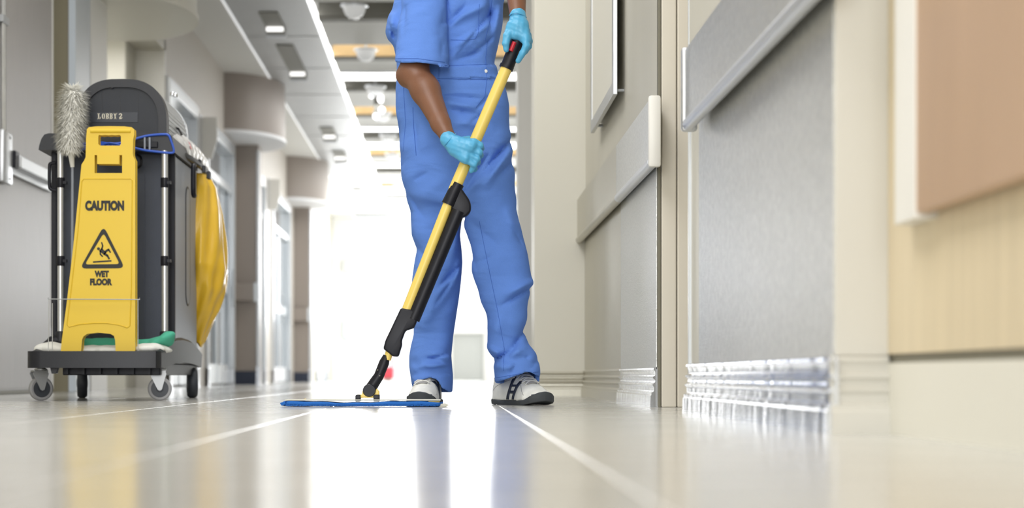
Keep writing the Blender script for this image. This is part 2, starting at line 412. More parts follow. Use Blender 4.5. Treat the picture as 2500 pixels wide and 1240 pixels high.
def base_front(x0, x1, yw, zs, nm, m):
    poly = [(-o, z * zs) for o, z in prof]
    vs = [(x, yw + p[0], p[1]) for x in (x0, x1) for p in poly]; n = len(poly)
    fs = [tuple(range(n)), tuple(range(n, 2 * n))] + [(k, (k + 1) % n, (k + 1) % n + n, k + n) for k in range(n)]
    o = MB().add(vs, fs).build(nm, m, smooth=35); o['kind'] = 'structure'; return o
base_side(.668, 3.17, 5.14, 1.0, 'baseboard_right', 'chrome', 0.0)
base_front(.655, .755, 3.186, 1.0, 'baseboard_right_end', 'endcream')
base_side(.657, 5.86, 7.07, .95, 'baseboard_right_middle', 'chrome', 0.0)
base_side(.657, 7.07, 9.0, .95, 'baseboard_right_far', 'tan_reflection')
base_front(.40, .655, 9.0, .9, 'baseboard_right_pier', 'tan_reflection')
# crash rails
def crash_rail(y0, y1, label, m, cap_m, seams=(), xw=.66, capfar=False):
    t = thing('crash_rail', label, 'handrail', (xw, (y0 + y1) / 2, .85))
    def seg(a, b, mm):
        MB().prism([(.618, .775), (.618, .958), (.624, .966), (.640, .966), (.640, .775)], a, b, 'y').build('rail_face', mm, t)
    cuts = [y0] + [s[0] for s in seams] + [y1]; ms = [m] + [s[1] for s in seams]
    for i in range(len(cuts) - 1):
        seg(cuts[i] + .001, cuts[i + 1] - .001, ms[i])
        pts = [(.628 + .017 * math.cos(a), .763 + .017 * math.sin(a)) for a in [2 * PI * k / 20 for k in range(20)]]
        MB().prism(pts, cuts[i] + .001, cuts[i + 1] - .001, 'y').build('lower_tube', 'alu' if ms[i] != 'tan_reflection' else 'tan_reflection', t, smooth=40)
    MB().box(.640, xw - .004, y0 + .05, y1 - .05, .79, .95).build('mounting_rail', 'cavity', t)
    MB().box(.612, .652, y0 - .022, y0, .745, .968, .009).build('end_cap', cap_m, t, smooth=40)
    MB().box(.610, .652, y1, y1 + .03, .745, .968, .009).build('end_cap', cap_m, t, smooth=40)
    return t
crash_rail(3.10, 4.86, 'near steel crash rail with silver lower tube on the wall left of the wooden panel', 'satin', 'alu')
crash_rail(5.72, 9.02, 'far crash rail with cream end cap under the silver framed board', 'steel', 'creamlight', seams=((6.88, 'tan_reflection'),))  # far part of the rail has its tan reflection painted in
# framed board
t = thing('framed_board', 'tall cream notice board in a silver frame above the far crash rail', 'frame', (.64, 7.5, 1.16))
y0, y1, zb = 6.98, 8.10, 1.165
for a, b in ((y0, y0 + .05), (y1 - .05, y1)): MB().box(.615, .632, a, b, zb, 2.9, .002).build('frame_side', 'alu', t)
MB().box(.615, .632, y0 + .05, y1 - .05, zb, zb + .05, .002).build('frame_bottom', 'alu', t)
MB().box(.615, .632, y0 + .05, y1 - .05, 2.85, 2.9, .002).build('frame_top', 'alu', t)
MB().box(.620, .629, y0 + .05, y1 - .05, zb + .05, 2.85).build('board', 'cream', t)
for y in (y0 + .03, y1 - .1): MB().tube([(.632, y, zb + .02), (.662, y, zb + .02)], .006, 10).build('wall_bracket', 'zinc', t)
# copper panel with silver edge
t = thing('wall_panel', 'tan metallic panel with a bright silver rounded edge, at the right edge of the picture', 'panel', (.74, 2.0, .35))
MB().box(.722, .748, 0.9, 2.86, .352, 2.2, .004).build('panel_face', 'copper', t)
pp = [(.756, 3.01), (.742, 3.012), (.728, 3.005), (.7205, 2.99), (.7195, 2.97), (.7195, 2.858), (.756, 2.858)]
MB().prism([(a, b) for a, b in pp], .345, 2.2, 'z').build('silver_edge', 'creamlight', t, smooth=40)
MB().box(.744, .756, 1.0, 2.85, .36, 2.1).build('backing', 'cavity', t)

# ------------------------------------------------------------------ left wall
XL = -2.39
wl = structure('wall_left', (XL, 10, 0))
MB().box(XL - .2, XL - .07, -1.5, 11.1, 0, CZ).build('wall_section', 'tan', wl)
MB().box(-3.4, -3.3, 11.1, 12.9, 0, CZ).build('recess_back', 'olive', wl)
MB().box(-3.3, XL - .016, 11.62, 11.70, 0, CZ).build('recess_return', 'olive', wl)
MB().box(-3.3, XL, 12.26, 12.83, 0, CZ).build('cream_pier', 'creamlight', wl)
MB().box(-5.2, -5.1, 12.8, 18, 0, CZ).build('alcove_side', 'cream', wl)
MB().box(-5.1, XL - .24, 14.9, 15.0, 0, 2.9).build('alcove_wall', 'cream', wl)
MB().box(XL - .24, XL, 15.4, 15.46, 0, 2.9).build('alcove_wall', 'creamlight', wl)
MB().box(XL - .29, XL - .24, 15.0, 15.46, 0, 2.9).build('alcove_return', 'tan', wl)
MB().box(-5.1, XL, 12.83, 15.46, 2.82, 2.9).build('alcove_ceiling', 'tan', wl)
MB().box(XL - .3, XL, 12.83, 15.46, 2.9, CZ).build('bulkhead', 'tan', wl)
DH = 2.62
def wall_with_doors(y0, y1, doors, m):
    MB().box(XL - .3, XL, y0, y1, DH, CZ).build('upper_wall', m, wl)
    ys = [y0] + [v for d in doors for v in d] + [y1]
    for i in range(0, len(ys), 2):
        if ys[i + 1] - ys[i] > .01: MB().box(XL - .3, XL, ys[i], ys[i + 1], 0, DH).build('wall_section', m, wl)
nd = [0]
def glazed_door(y0, y1, leafm='glass'):
    nd[0] += 1; d = structure('door_%d' % nd[0], (XL, (y0 + y1) / 2, 0))
    for a, b in ((y0, y0 + .09), (y1 - .09, y1)): MB().box(XL - .14, XL + .03, a, b, 0, DH, .006).build('door_post', 'whitemetal', d)
    MB().box(XL - .14, XL + .03, y0 + .09, y1 - .09, DH - .12, DH, .006).build('door_header', 'whitemetal', d)
    MB().box(XL - .10, XL, y0 + .09, y1 - .09, 2.08, 2.16, .004).build('transom_bar', 'whitemetal', d)
    n = 2; w = (y1 - y0 - .18) / n
    for k in range(n):
        a = y0 + .09 + k * w; b = a + w
        f = MB().box(XL - .08, XL - .03, a, a + .08, .02, 2.08).build('door_stile', 'bluegrey', d)
        MB().box(XL - .08, XL - .03, b - .08, b, .02, 2.08).build('door_stile', 'bluegrey', d)
        MB().box(XL - .08, XL - .03, a + .08, b - .08, .02, .22).build('bottom_rail', 'alu', d)
        MB().box(XL - .08, XL - .03, a + .08, b - .08, .98, 1.10).build('middle_rail', 'bluegrey', d)
        for z0, z1 in ((.22, .98), (1.10, 2.08)): MB().box(XL - .062, XL - .05, a + .08, b - .08, z0, z1).build('pane', 'glass', d)
        MB().box(XL - .062, XL - .05, a, b, 2.16, DH - .12).build('pane', 'glass', d)
        MB().tube([(XL + .03, b - .10, .85), (XL + .03, b - .10, 1.25)], .013, 8).build('pull_handle', 'chrome', d)
    MB().box(XL - .1, XL + .035, y0, y0 + .1, 0, .18, .006).build('steel_kick_guard', 'chrome', d)
    MB().box(XL - .1, XL + .035, y1 - .1, y1, 0, .18, .006).build('steel_kick_guard', 'chrome', d)
    return d
wall_with_doors(15.46, 20.5, [(15.5, 17.3), (17.95, 20.2)], 'taupe')
glazed_door(15.5, 17.3); glazed_door(17.95, 20.2)
wall_with_doors(20.9, 28.1, [(21.4, 23.6), (24.6, 27.3)], 'taupe')
glazed_door(21.4, 23.6); glazed_door(24.6, 27.3)
wall_with_doors(28.5, 37.5, [(29.6, 31.4), (32.6, 35.6)], 'tan')
glazed_door(29.6, 31.4); glazed_door(32.6, 35.6)
# piers
for y in (20.5, 28.1):
    MB().box(XL - .3, -2.14, y, y + .4, 0, 2.72).build('wall_pier', 'pier', wl)
    MB().box(XL - .25, -2.13, y - .02, y, 0.0, .15).build('pier_base', 'navy', wl)
    MB().box(-2.155, -2.125, y - .012, y + .01, 0.15, 2.6).build('corner_guard', 'whitemetal', wl)
    MB().box(-2.16, -2.118, y - .03, y + .02, 0.0, .20).build('corner_foot', 'chrome', wl)
for i, y in enumerate((13.2, 20.35, 27.75)):
    cx, rx, ry, zb = -2.45, .62, .92, 2.70
    def ell(r=1.0): return [(cx + rx * r * math.cos(a), y + ry * r * math.sin(a)) for a in [2 * PI * k / 48 for k in range(48)]]
    s_ = structure('trim_%d' % (i + 1), (cx, y, zb))
    MB().prism(ell(), zb, CZ, 'z').build('soffit_drum', ['cream', 'pier', 'pier'][i], s_, smooth=40)
    MB().prism(ell(1.02), zb - .035, zb, 'z').build('soffit_underside', ['cream', 'ceilwhite', 'ceilwhite'][i], s_, smooth=40)
# handrails on left piers (short boxes)
for y, s in ((20.44, 'near'), (28.04, 'far')):
    t = thing('wall_rail_end', 'short brown handrail end on the %s dark pier of the left wall' % s, 'handrail', (-2.28, y, .95))
    MB().box(-2.40, -2.17, y - .04, y + .03, .93, 1.12, .01).build('rail_body', 'pier', t)
    MB().box(-2.18, -2.155, y - .045, y + .03, .92, 1.13, .006).build('rail_cap', 'whitemetal', t)
# flag signs
for y, z, s in ((17.6, 2.35, 'nearer'), (24.1, 2.45, 'farther')):
    t = thing('flag_sign', '%s plain white projecting sign plate between left wall doors' % s, 'sign', (XL + .1, y, z))
    MB().prism([(XL, z - .18), (XL, z + .22), (XL + .16, z + .22), (XL + .16, z), (XL + .11, z - .18)], y, y + .02, 'y').build('plate', 'creamlight', t)
    MB().box(XL - .005, XL + .012, y - .03, y + .05, z - .2, z + .24).build('bracket', 'alu', t)
# cream pier frame and open door leaf
d = structure('door_7', (-2.5, 11.9, 0))
MB().box(-2.43, XL - .005, 11.72, 12.25, 0, CZ - .2).build('door_frame_side', 'bluegrey', d)
MB().box(-2.405, XL + .03, 11.60, 11.72, 0, 2.62, .004).build('door_frame_post', 'bluegrey', d)
for k, (a, b) in enumerate(((-2.62, -2.55), (-2.53, -2.46), (-2.44, -2.375))):
    MB().box(a, b, 11.1, 12.25, 2.60 + .03 * k, 2.68 + .03 * k).build('door_frame_head', 'bluegrey', d)
d = thing('open_door', 'grey wood laminate door standing open at the left edge with panic bar', 'door', (XL - .03, 10.4, 0))
MB().box(XL - .055, XL, 9.55, 11.05, .02, 2.6, .002).build('door_leaf', 'ash', d)
MB().box(XL, XL + .003, 9.56, 11.04, .03, .39, .001).build('kick_plate', 'ash', d, label='lower kick plate of grey laminate')
MB().box(XL - .058, XL + .004, 11.05, 11.075, .02, 2.6, .002).build('door_edge', 'creamlight', d)
MB().box(XL - .05, XL - .001, 9.55, 11.0, 0.003, .02).build('door_sweep', 'cavity', d)
t = d
MB().box(XL + .004, XL + .04, 9.70, 9.90, 1.12, 1.40, .012).build('latch_housing', 'alu', t, smooth=40)
for z in (1.15, 1.37): MB().lathe([(.007, 0), (.007, .003), (.003, .004)], (XL + .04, 9.84, z), 'x', 12).build('screw', 'zinc', t)
MB().box(XL + .03, XL + .055, 9.90, 9.98, 1.22, 1.31, .005).build('bar_end_bracket', 'mopblack', t)
MB().box(XL + .02, XL + .065, 9.98, 10.9, 1.225, 1.295, .008).build('push_bar', 'alu', t)
MB().box(XL + .001, XL + .022, 9.90, 10.98, 1.19, 1.235, .004).build('bar_housing', 'alu', t)
for zz in ((1.40, 2.6),):
    for yy in (9.76, 9.80): MB().tube([(XL + .018, yy, zz[0]), (XL + .018, yy, zz[1])], .009, 8).build('vertical_rod', 'chrome', t)
MB().box(XL + .0, XL + .03, 9.73, 9.86, 1.97, 2.01, .003).build('rod_guide', 'zinc', t)
# small sprinkler
t = thing('sprinkler_head', 'small metal sprinkler under the cream alcove ceiling, top left', 'sprinkler', (-2.55, 14.0, 2.80))
px = P(283, 30, 13.9)
MB().lathe([(.03, 0), (.03, -.008), (.012, -.012), (.012, -.05), (.022, -.055), (.022, -.06)], (px.x, px.y, 2.82)).build('escutcheon', 'zinc', t, smooth=40)
MB().tube([(px.x - .03, px.y, 2.80), (px.x + .035, px.y, 2.795)], .006, 8).build('deflector_arm', 'zinc', t)

# ------------------------------------------------------------------ ceiling
ce = structure('ceiling', (-1, 18, CZ))
MB().box(-6.2, 3.2, -6, 12.0, CZ, CZ + .1).build('ceiling_plain', 'ceil', ce)
MB().box(-5.2, 1.6, 12.0, 37.5, CZ + .24, CZ + .3).build('ceiling_cover', 'ceil', ce)
MB().box(-2.7, -1.955, 12.0, 37.5, CZ, CZ + .1).build('ceiling_side_strip', 'ceil', ce)
MB().box(-1.955, -1.935, 12.0, 37.5, CZ - .004, CZ + .05).build('edge_light_strip', 'covedim', ce)
MB().box(-1.217, -1.192, 12.0, 37.5, CZ - .004, CZ + .05).build('cove_light_strip', 'cove', ce)
pl = MB().box(-1.932, -1.228, 0.004, .596, CZ, CZ + .03, 0).build('ceiling_plank', 'plank', ce)
slots = {17.0: .8, 19.5: 1.7, 24.6: .9, 27.0: .8, 32.0: .8}
k = 0
for i in range(42):
    y = 12.0 + .6 * i
    o = pl if i == 0 else pl.copy()
    if i: C.objects.link(o)
    o.location = (0, y, (i % 3) * .002)
# recessed slot lights in plank strip : dark housing below plank plane with lit end
for i, (y, L_) in enumerate(slots.items()):
    t = thing('slot_light', ['nearest ceiling slot light, at the top of the picture', 'second ceiling slot light with the longest dark housing', 'third ceiling slot light halfway along the plank strip',
              'fourth ceiling slot light down the plank strip', 'farthest tiny ceiling slot light near the bright end'][i], 'ceiling light', (-1.6, y, CZ - .01))
    x0, x1 = -1.69, -1.52
    MB().box(x0, x1, y - L_, y - .16, CZ - .012, CZ - .001).build('housing', 'grayceil', t)
    MB().box(x0 - .006, x1 + .006, y - .02, y + .0, CZ - .09, CZ - .001).build('end_plate', 'alu', t)
    MB().box(x0, x1, y - .16, y - .02, CZ - .06, CZ - .012).build('lamp_housing', 'grayceil', t)
    MB().box(x0 + .008, x1 - .008, y - .165, y - .16, CZ - .055, CZ - .016).build('lens', 'lampsoft', t)
# centre strip with coffers
X0, X1 = -1.18, 1.5
COF_ = 0
cof = [14.35, 16.4, 18.45, 20.5, 22.55, 24.6, 26.7, 28.8, 30.9, 33.0]
prev = 12.0
for i, y in enumerate(cof):
    a, b = y - .62, y                      # recess from a to b
    MB().box(X0, X1, prev, a, CZ, CZ + .2).build('ceiling_bay', 'ceil', ce)
    wood = (i % 2 == 0)
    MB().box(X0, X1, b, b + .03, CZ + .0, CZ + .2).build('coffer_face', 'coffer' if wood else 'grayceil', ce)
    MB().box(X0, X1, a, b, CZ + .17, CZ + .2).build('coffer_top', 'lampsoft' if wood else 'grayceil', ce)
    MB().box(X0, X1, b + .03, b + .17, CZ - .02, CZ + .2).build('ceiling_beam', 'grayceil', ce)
    prev = b + .17
MB().box(X0, X1, prev, 37.5, CZ, CZ + .2).build('ceiling_bay', 'ceilwhite', ce)
for i, (a, b) in enumerate(((19.35, 19.8), (23.6, 23.95), (25.15, 25.8), (27.6, 28.1), (29.6, 30.2), (31.6, 32.3))):
    t = thing('light_panel', 'bright rectangular ceiling light panel, number %s from the near end of the corridor' % ['one', 'two', 'three', 'four', 'five', 'six'][i], 'ceiling light', (-.3, (a + b) / 2, CZ - .02))
    MB().box(X0 + .02, .9, a, b, CZ - .022, CZ - .004).build('diffuser', 'lamp', t)
    MB().box(X0 + .01, .91, a - .012, a, CZ - .026, CZ - .002).build('frame', 'alu', t)
    MB().box(X0 + .01, .91, b, b + .012, CZ - .026, CZ - .002).build('frame', 'alu', t)
for i, y in enumerate((15.9, 18.05, 20.35, 22.4, 24.45, 26.5, 30.6)):
    t = thing('dome_light', '%s frosted dome light in the row beside the bright cove line' % ['nearest', 'second', 'third', 'fourth', 'fifth', 'sixth', 'farthest'][i], 'ceiling light', (-.83, y, CZ - .02), 'dome lights along the corridor ceiling')
    z = CZ - .003
    MB().lathe([(.12, 0), (.12, -.012), (.10, -.016)], (-.83, y, z), n=28).build('rim', 'alu', t, smooth=40)
    if any(c - .62 < y < c for c in cof): MB().tube([(-.83, y, z), (-.83, y, CZ + .17)], .012, 8).build('stem', 'alu', t)
    MB().lathe([(.098, -.014), (.094, -.05), (.075, -.09), (.04, -.115), (.008, -.122)], (-.83, y, z), n=28).build('shade', 'domeglass', t, smooth=60)
    MB().lathe([(.05, 0), (.05, -.02), (.02, -.025)], (-.85, y + .06, z - .04), n=16).build('lamp', 'lamp', t)
# hanging spotlight track
t = thing('spotlight_track', 'dark ceiling track with small round spotlights, left of the cleaner', 'ceiling light', (-.8, 21.2, CZ - .1))
a = P(919, 222, 21.2); b = P(919, 285, 21.2)
MB().box(a.x - .03, a.x + .03, 21.2, 21.24, b.z, CZ - .005).build('track_post', 'grayceil', t)
for px_, py_ in ((907, 232), (929, 232), (929, 243), (932, 268), (918, 284)):
    c = P(px_, py_, 21.1)
    s_ = MB().tube([c + Vector((0, .10, 0)), c + Vector((0, .0, 0))], .034, 14).build('spotlight', 'alu', t)
    MB().lathe([(.032, 0), (.026, -.014), (.01, -.02)], c, 'y', 14).build('spotlight_lens', 'lamp', s_)
    
# ------------------------------------------------------------------ far end
wb = structure('wall_back', (-.5, 37.5, 0))
MB().box(-2.7, -2.0, 37.5, 37.6, 0, CZ).build('wall_section', 'endwhite', wb)
MB().box(-2.0, 1.6, 37.5, 37.6, 2.62, CZ).build('wall_section', 'endwhite', wb)
MB().box(1.0, 1.6, 37.5, 37.6, 0, 2.62).build('wall_section', 'endwhite', wb)
d = structure('window_1', (-.5, 37.5, 0))
for x in (-2.0, -1.25, -.5, .25, .94): MB().box(x, x + .06, 37.48, 37.58, 0, 2.62).build('mullion', 'endwhite', d)
for z in (0, 1.0, 2.08, 2.56): MB().box(-1.94, .94, 37.49, 37.57, z, z + .06).build('window_rail', 'endwhite', d)
t = thing('notice_plate', 'pale grey notice on the bright far glazing, upper one', 'sign', P(864, 648, 37.4))
a = P(836, 665, 37.4); b = P(893, 632, 37.4)
MB().box(a.x, b.x, 37.40, 37.44, a.z, b.z, .01).build('plate', 'greyend', t)
t = thing('wall_dispenser', 'small grey wall box left of the far glazing', 'dispenser', P(801, 702, 37.3))
a = P(790, 720, 37.3); b = P(811, 684, 37.3)
MB().box(a.x, b.x, 37.25, 37.5, a.z, b.z, .03).build('case', 'greyend', t)
MB().box(a.x + .03, b.x - .03, 37.2, 37.26, a.z - .05, a.z + .05, .01).build('nozzle', 'bluegrey', t)
t = thing('bulletin_card', 'small bluish card on the far glazing below the notice', 'sign', P(846, 802, 37.4))
a = P(836, 828, 37.4); b = P(855, 776, 37.4)
MB().box(a.x, b.x, 37.42, 37.46, a.z, b.z, .01).build('card', 'bluegrey', t)
t = thing('floor_stand', 'thin upright stand pole before the far glazing', 'stand', P(873, 930, 36.0))
MB().tube([P(873, 925, 36), P(874, 782, 36)], .012, 8).build('pole', 'grayceil', t)
MB().lathe([(.13, 0), (.13, .02), (.02, .035)], (P(873, 930, 36).x, 36, 0)).build('base', 'greyend', t)
# red machine far away
t = thing('floor_scrubber', 'small red floor machine standing far down the corridor', 'machine', (P(949, 920, 33).x, 33, 0))
c = P(949, 925, 33).x
MB().box(c - .11, c + .09, 32.8, 33.2, .04, .26, .03).build('body', 'pinkred', t)
MB().box(c - .07, c + .05, 32.78, 33.1, .0, .05, .01).build('brush_skirt', 'grayceil', t)
MB().tube([(c + .04, 33.15, .2), (c + .06, 33.4, .75), (c - .06, 33.42, .78)], .015, 8).build('handle', 'pinkred', t)
# reception counter behind the legs
t = thing('reception_counter', 'pale grey counter seen between the cleaner’s legs', 'counter', (.35, 31, 0))
a = P(1106, 914, 31).x; b = P(1180, 914, 31).x
MB().box(a, b, 31, 31.6, .02, .80, .01).build('counter_body', 'greyend', t)
MB().box(a - .06, b + .05, 30.95, 31.65, .80, .85, .01).build('counter_top', 'endwhite', t)
MB().box(a - .1, a, 30.95, 31.6, 0, .83, .01).build('end_panel', 'endwhite', t)
MB().box(b, b + .1, 30.95, 31.6, 0, .83, .01).build('end_panel', 'endwhite', t)

#CART
exec_cart = True
# ------------------------------------------------------------------ cleaning cart
CXL, CXR = -1.661, -1.133
ct = thing('cleaning_cart', 'black janitor cart with domed hood, silver poles and yellow bag', 'cleaning cart', (-1.39, 7.8, 0))
def add_arch_deck():
    # deck : solid with an upturned, arched side seen from the right
    Yf, Yb = 7.20, 8.47
    n = 24
    def prof_t(t):   # top z, bottom z at param t along depth for the side skirts
        zt = float(np.interp(t, [0, .05, .15, .28, .45, .66, .82, .93, 1], [.196, .203, .228, .256, .262, .256, .238, .222, .209]))
        zb = float(np.interp(t, [0, .12, .3, .49, .7, .9, 1], [.130, .134, .149, .156, .152, .143, .138]))
        return zt, zb

    m = MB(); top0 = P(0, 857, 7.2).z
    for sx, xx in ((1, CXR), (-1, CXL)):
        vs = []; fs = []
        for i in range(n + 1):
            t = i / n; zt, zb = prof_t(t); y = Yf + .03 + (Yb - Yf - .03) * t
            xo = xx - sx * .012 * (1 - math.sin(PI * min(1, t * 1.0)))
            vs += [(xo, y, zb), (xo + sx * .004, y, zt - .012), (xo - sx * .008, y, zt), (xo - sx * .04, y, zt - .006), (xo - sx * .04, y, zb)]
        for i in range(n):
            for k in range(5): fs.append((i * 5 + k, i * 5 + (k + 1) % 5, (i + 1) * 5 + (k + 1) % 5, (i + 1) * 5 + k))
        fs.append((0, 1, 2, 3, 4)); fs.append(tuple(n * 5 + k for k in range(5)))
        MB().add(vs, fs).build('side_skirt', 'black', ct, smooth=45)
    z0 = P(0, 898, 7.2).z
    pts = [(CXL + .012, Yf + .02), (CXL + .03, Yf + .004), (CXL + .06, Yf)] + [(CXR - .06, Yf), (CXR - .02, Yf + .008), (CXR - .004, Yf + .035), (CXR - .004, Yf + .06), (CXL + .0, Yf + .06), (CXL, Yf + .04)]
    MB().prism(pts, z0, top0, 'z').build('front_bumper', 'black', ct, smooth=35)
    MB().box(CXL + .02, CXR - .02, Yf + .04, Yb, .150, .185, .004).build('deck', 'black', ct)
    # underside ribs
    r = MB()
    r.box(CXL + .12, CXR - .02, Yf + .12, Yb - .08, .102, .150, .004)
    for k in range(6): r.box(CXL + .14 + k * .065, CXL + .148 + k * .065, Yf + .09, Yf + .13, .105, .15)
    r.build('underside_ribs', 'mopblack', ct)
    MB().prism([(CXL + .085, .135), (CXL + .115, .135), (CXL + .108, .108), (CXL + .092, .108)], Yf + .05, Yf + .09, 'y').build('deck_foot', 'black', ct)
add_arch_deck()
def caster(x, y, ang):
    ce_ = Matrix.Translation((x, y, 0)) @ Matrix.Rotation(ang, 4, 'Z')
    w = bpy.data.objects.new('front_caster', None); C.objects.link(w); w.location = (x, y, 0); w.parent = ct
    w.matrix_parent_inverse = Matrix.Translation(-world_loc(ct)); WL[w.name] = Vector((x, y, 0))
    R = .048
    m = MB().lathe([(.035, -.012), (R - .005, -.013), (R, -.009), (R, .009), (R - .005, .013), (.035, .012)], (0, .02, R), 'y', 32, True)
    m.transform(ce_).build('tyre', 'wheelgrey', w, smooth=40)
    m = MB().lathe([(.006, -.016), (.012, -.016), (.014, -.011), (.036, -.011), (.036, .011), (.014, .011), (.012, .016), (.006, .016)], (0, .02, R), 'y', 28)
    m.transform(ce_).build('hub', 'wheeldark', w, smooth=40)
    m = MB()
    for s in (-1, 1):
        yy = .02 + s * .019
        # fork arms: axis y is the axle, so the plates lie in xz
        m.prism([(-.034, .120), (.020, .120), (.026, .108), (.008, .044), (0, .040), (-.008, .044), (-.040, .108)][::s], yy - .0015, yy + .0015, 'y')
    m.box(-.036, .024, .0, .04, .116, .121)
    m.transform(ce_).build('fork', 'zinc', w)
    MB().lathe([(.022, .119), (.026, .122), (.026, .127), (.018, .130), (.018, .142)], (0, 0.02, 0), 'z', 20).transform(ce_).build('swivel', 'zinc', w, smooth=40)
    MB().lathe([(.005, -.024), (.005, .024)], (0, .02, R), 'y', 12).transform(ce_).build('axle_bolt', 'zinc', w)
    return w
caster(P(98, 0, 7.36).x + .01, 7.36, math.radians(32)); caster(P(390, 0, 7.36).x, 7.36, math.radians(8))
for x, nm in ((P(203, 0, 8.3).x, 'l'), (P(471, 0, 8.3).x, 'r')):
    R = .068
    w = MB().lathe([(.045, -.022), (R - .008, -.022), (R, -.012), (R, .012), (R - .008, .022), (.045, .022)], (0, 0, 0), 'x', 36, True)
    w.transform(Matrix.Translation((x, 8.28, R)) @ Matrix.Rotation(math.radians(12), 4, 'Z'))
    rw = w.build('rear_wheel', 'wheeldark', ct, smooth=40)
    h = MB()
    h.lathe([(.006, -.026), (.02, -.024), (.024, -.014), (.046, -.012), (.046, .012), (.024, .014), (.02, .024), (.006, .026)], (0, 0, 0), 'x', 24)
    h.transform(Matrix.Translation((x, 8.28, R)) @ Matrix.Rotation(math.radians(12), 4, 'Z')).build('wheel_hub', 'greyplastic', rw, smooth=40)
    WL_fix = None
# cabinet body
Df = 7.60; s_f = F / Df
bx0, bx1 = P(127, 0, Df).x, P(425, 0, Df).x
bz0, bz1 = .185, P(0, 372, Df).z
MB().box(bx0 + .01, bx1 - .006, Df, 8.27, bz0, bz1, .008).build('cabinet', 'charcoal', ct)
MB().box(bx1 - .014, bx1, Df + .02, 8.275, bz0 + .01, bz1 - .01, .004).build('side_panel', 'greyplastic', ct)
# recessed groove on the side panel
pts = rrect(7.92, 8.06, P(0, 745, 7.9).z, P(0, 450, 7.9).z, .068, 8)
MB().prism(pts, bx1 - .001, bx1 + .002, 'x').build('side_groove', 'black', ct)
MB().prism(rrect(7.94, 8.045, P(0, 740, 7.9).z, P(0, 456, 7.9).z, .05, 8), bx1 + .0015, bx1 + .0028, 'x').build('groove_floor', 'greyplastic', ct)
MB().box(bx1 - .02, bx1 + .004, Df - .006, Df + .018, bz0, bz1, .003).build('corner_post', 'mopblack', ct)
MB().box(bx0 - .002, bx0 + .02, Df - .006, Df + .018, bz0, bz1, .003).build('corner_post', 'mopblack', ct)
for xx in (P(218, 0, Df).x, P(350, 0, Df).x): MB().box(xx, xx + .006, Df - .004, Df + .002, bz0 + .05, bz1 - .06).build('panel_rib', 'charcoal', ct)
# poles
for px_ in (148, 402):
    x = P(px_, 0, 7.5).x; p = MB().tube([(x, 7.5, P(0, 812, 7.5).z), (x, 7.5, P(0, 368, 7.5).z)], .0130, 20).build('pole', 'alu', ct, smooth=40)
    for py_ in (446, 637):
        z = P(0, py_, 7.5).z
        c_ = MB().lathe([(.0155, -.02), (.0165, -.018), (.0165, .018), (.0155, .02)], (x, 7.5, z), 'z', 20)
        c_.box(x - .006, x + .026, 7.488, 7.51, z - .006, z + .006); c_.build('pole_clip', 'mopblack', p, smooth=40)
    MB().lathe([(.02, -.035), (.02, .0), (.016, .006)], (x, 7.5, P(0, 812, 7.5).z), 'z', 20).build('pole_socket', 'black', p, smooth=40)
# left loop handle
hp = [P(136, 398, 7.52), P(124, 399, 7.52), P(121, 408, 7.52), P(121, 452, 7.52), P(125, 462, 7.52), P(138, 465, 7.52)]
MB().tube(smooth_path(hp, 4), .007, 10).build('loop_handle', 'mopblack', ct, smooth=50)
# inner cabinet handle right of the sign
hp = [P(335, 378, 7.58), P(344, 385, 7.56), P(344, 402, 7.56), P(336, 410, 7.58)]
MB().tube(smooth_path(hp, 4), .005, 8).build('latch_loop', 'mopblack', ct, smooth=50)
# shoulder tray
D = 7.56
sh = [P(a, b, D) for a, b in ((102, 370), (104, 358), (109, 343), (116, 333), (126, 330), (410, 330), (424, 336), (428, 352), (429, 374))]
MB().prism([(p.x, p.z) for p in sh], 7.50, 8.22, 'y').build('shoulder_tray', 'black', ct, smooth=35)
a = P(328, 361, 7.5); b = P(386, 346, 7.5)
MB().box(a.x, b.x, 7.488, 7.502, a.z, b.z, .003).build('tray_latch', 'mopblack', ct)
for px_ in (352, 364):
    a = P(px_, 366, 7.49); MB().box(a.x, a.x + .007, 7.480, 7.49, a.z, a.z + .05, .001).build('latch_tab', 'greyplastic', ct)
# hood : front panel + rim + tambour barrel
D = 7.58; hc = 297.0
def hood_outline(inset, top_extra=0):
    pts = []
    L0, R0, base, sp, top = 187 + inset, 409 - inset, 333, 300, 195 + inset
    pts.append(P(R0, base, D))
    for k in range(21):
        a = PI / 2 * k / 20; pts.append(P(hc + 8 + (R0 - hc - 8) * math.cos(a) ** 0.80, sp - (sp - top) * math.sin(a) ** 0.88, D))
    for k in range(1, 21):
        a = PI / 2 * (1 - k / 20); pts.append(P(hc - 8 - (hc - 8 - L0) * math.cos(a) ** 0.80, sp - (sp - top) * math.sin(a) ** 0.88, D))
    pts.append(P(L0, base, D)); return [(p.x, p.z) for p in pts]
out = hood_outline(0); inn = hood_outline(20)
m = MB(); n = len(out)
vs = [(p[0], 7.555, p[1]) for p in out] + [(p[0], 7.555, p[1]) for p in inn] + [(p[0], 7.62, p[1]) for p in out] + [(p[0], 7.575, p[1]) for p in inn]
fs = []
for i in range(n - 1):
    fs += [(i, i + 1, n + i + 1, n + i), (i, i + 1, 2 * n + i + 1, 2 * n + i), (n + i, n + i + 1, 3 * n + i + 1, 3 * n + i), (2 * n + i, 2 * n + i + 1, 3 * n + i + 1, 3 * n + i)]
m.add(vs, fs).build('hood_rim', 'black', ct, smooth=40)
MB().prism(inn, 7.568, 7.60, 'y').build('hood_front_panel', 'hood', ct)
MB().lathe([(.007, 0), (.007, -.004), (.004, -.006)], P(274, 213, 7.562), 'y', 14).build('rivet', 'black', ct)
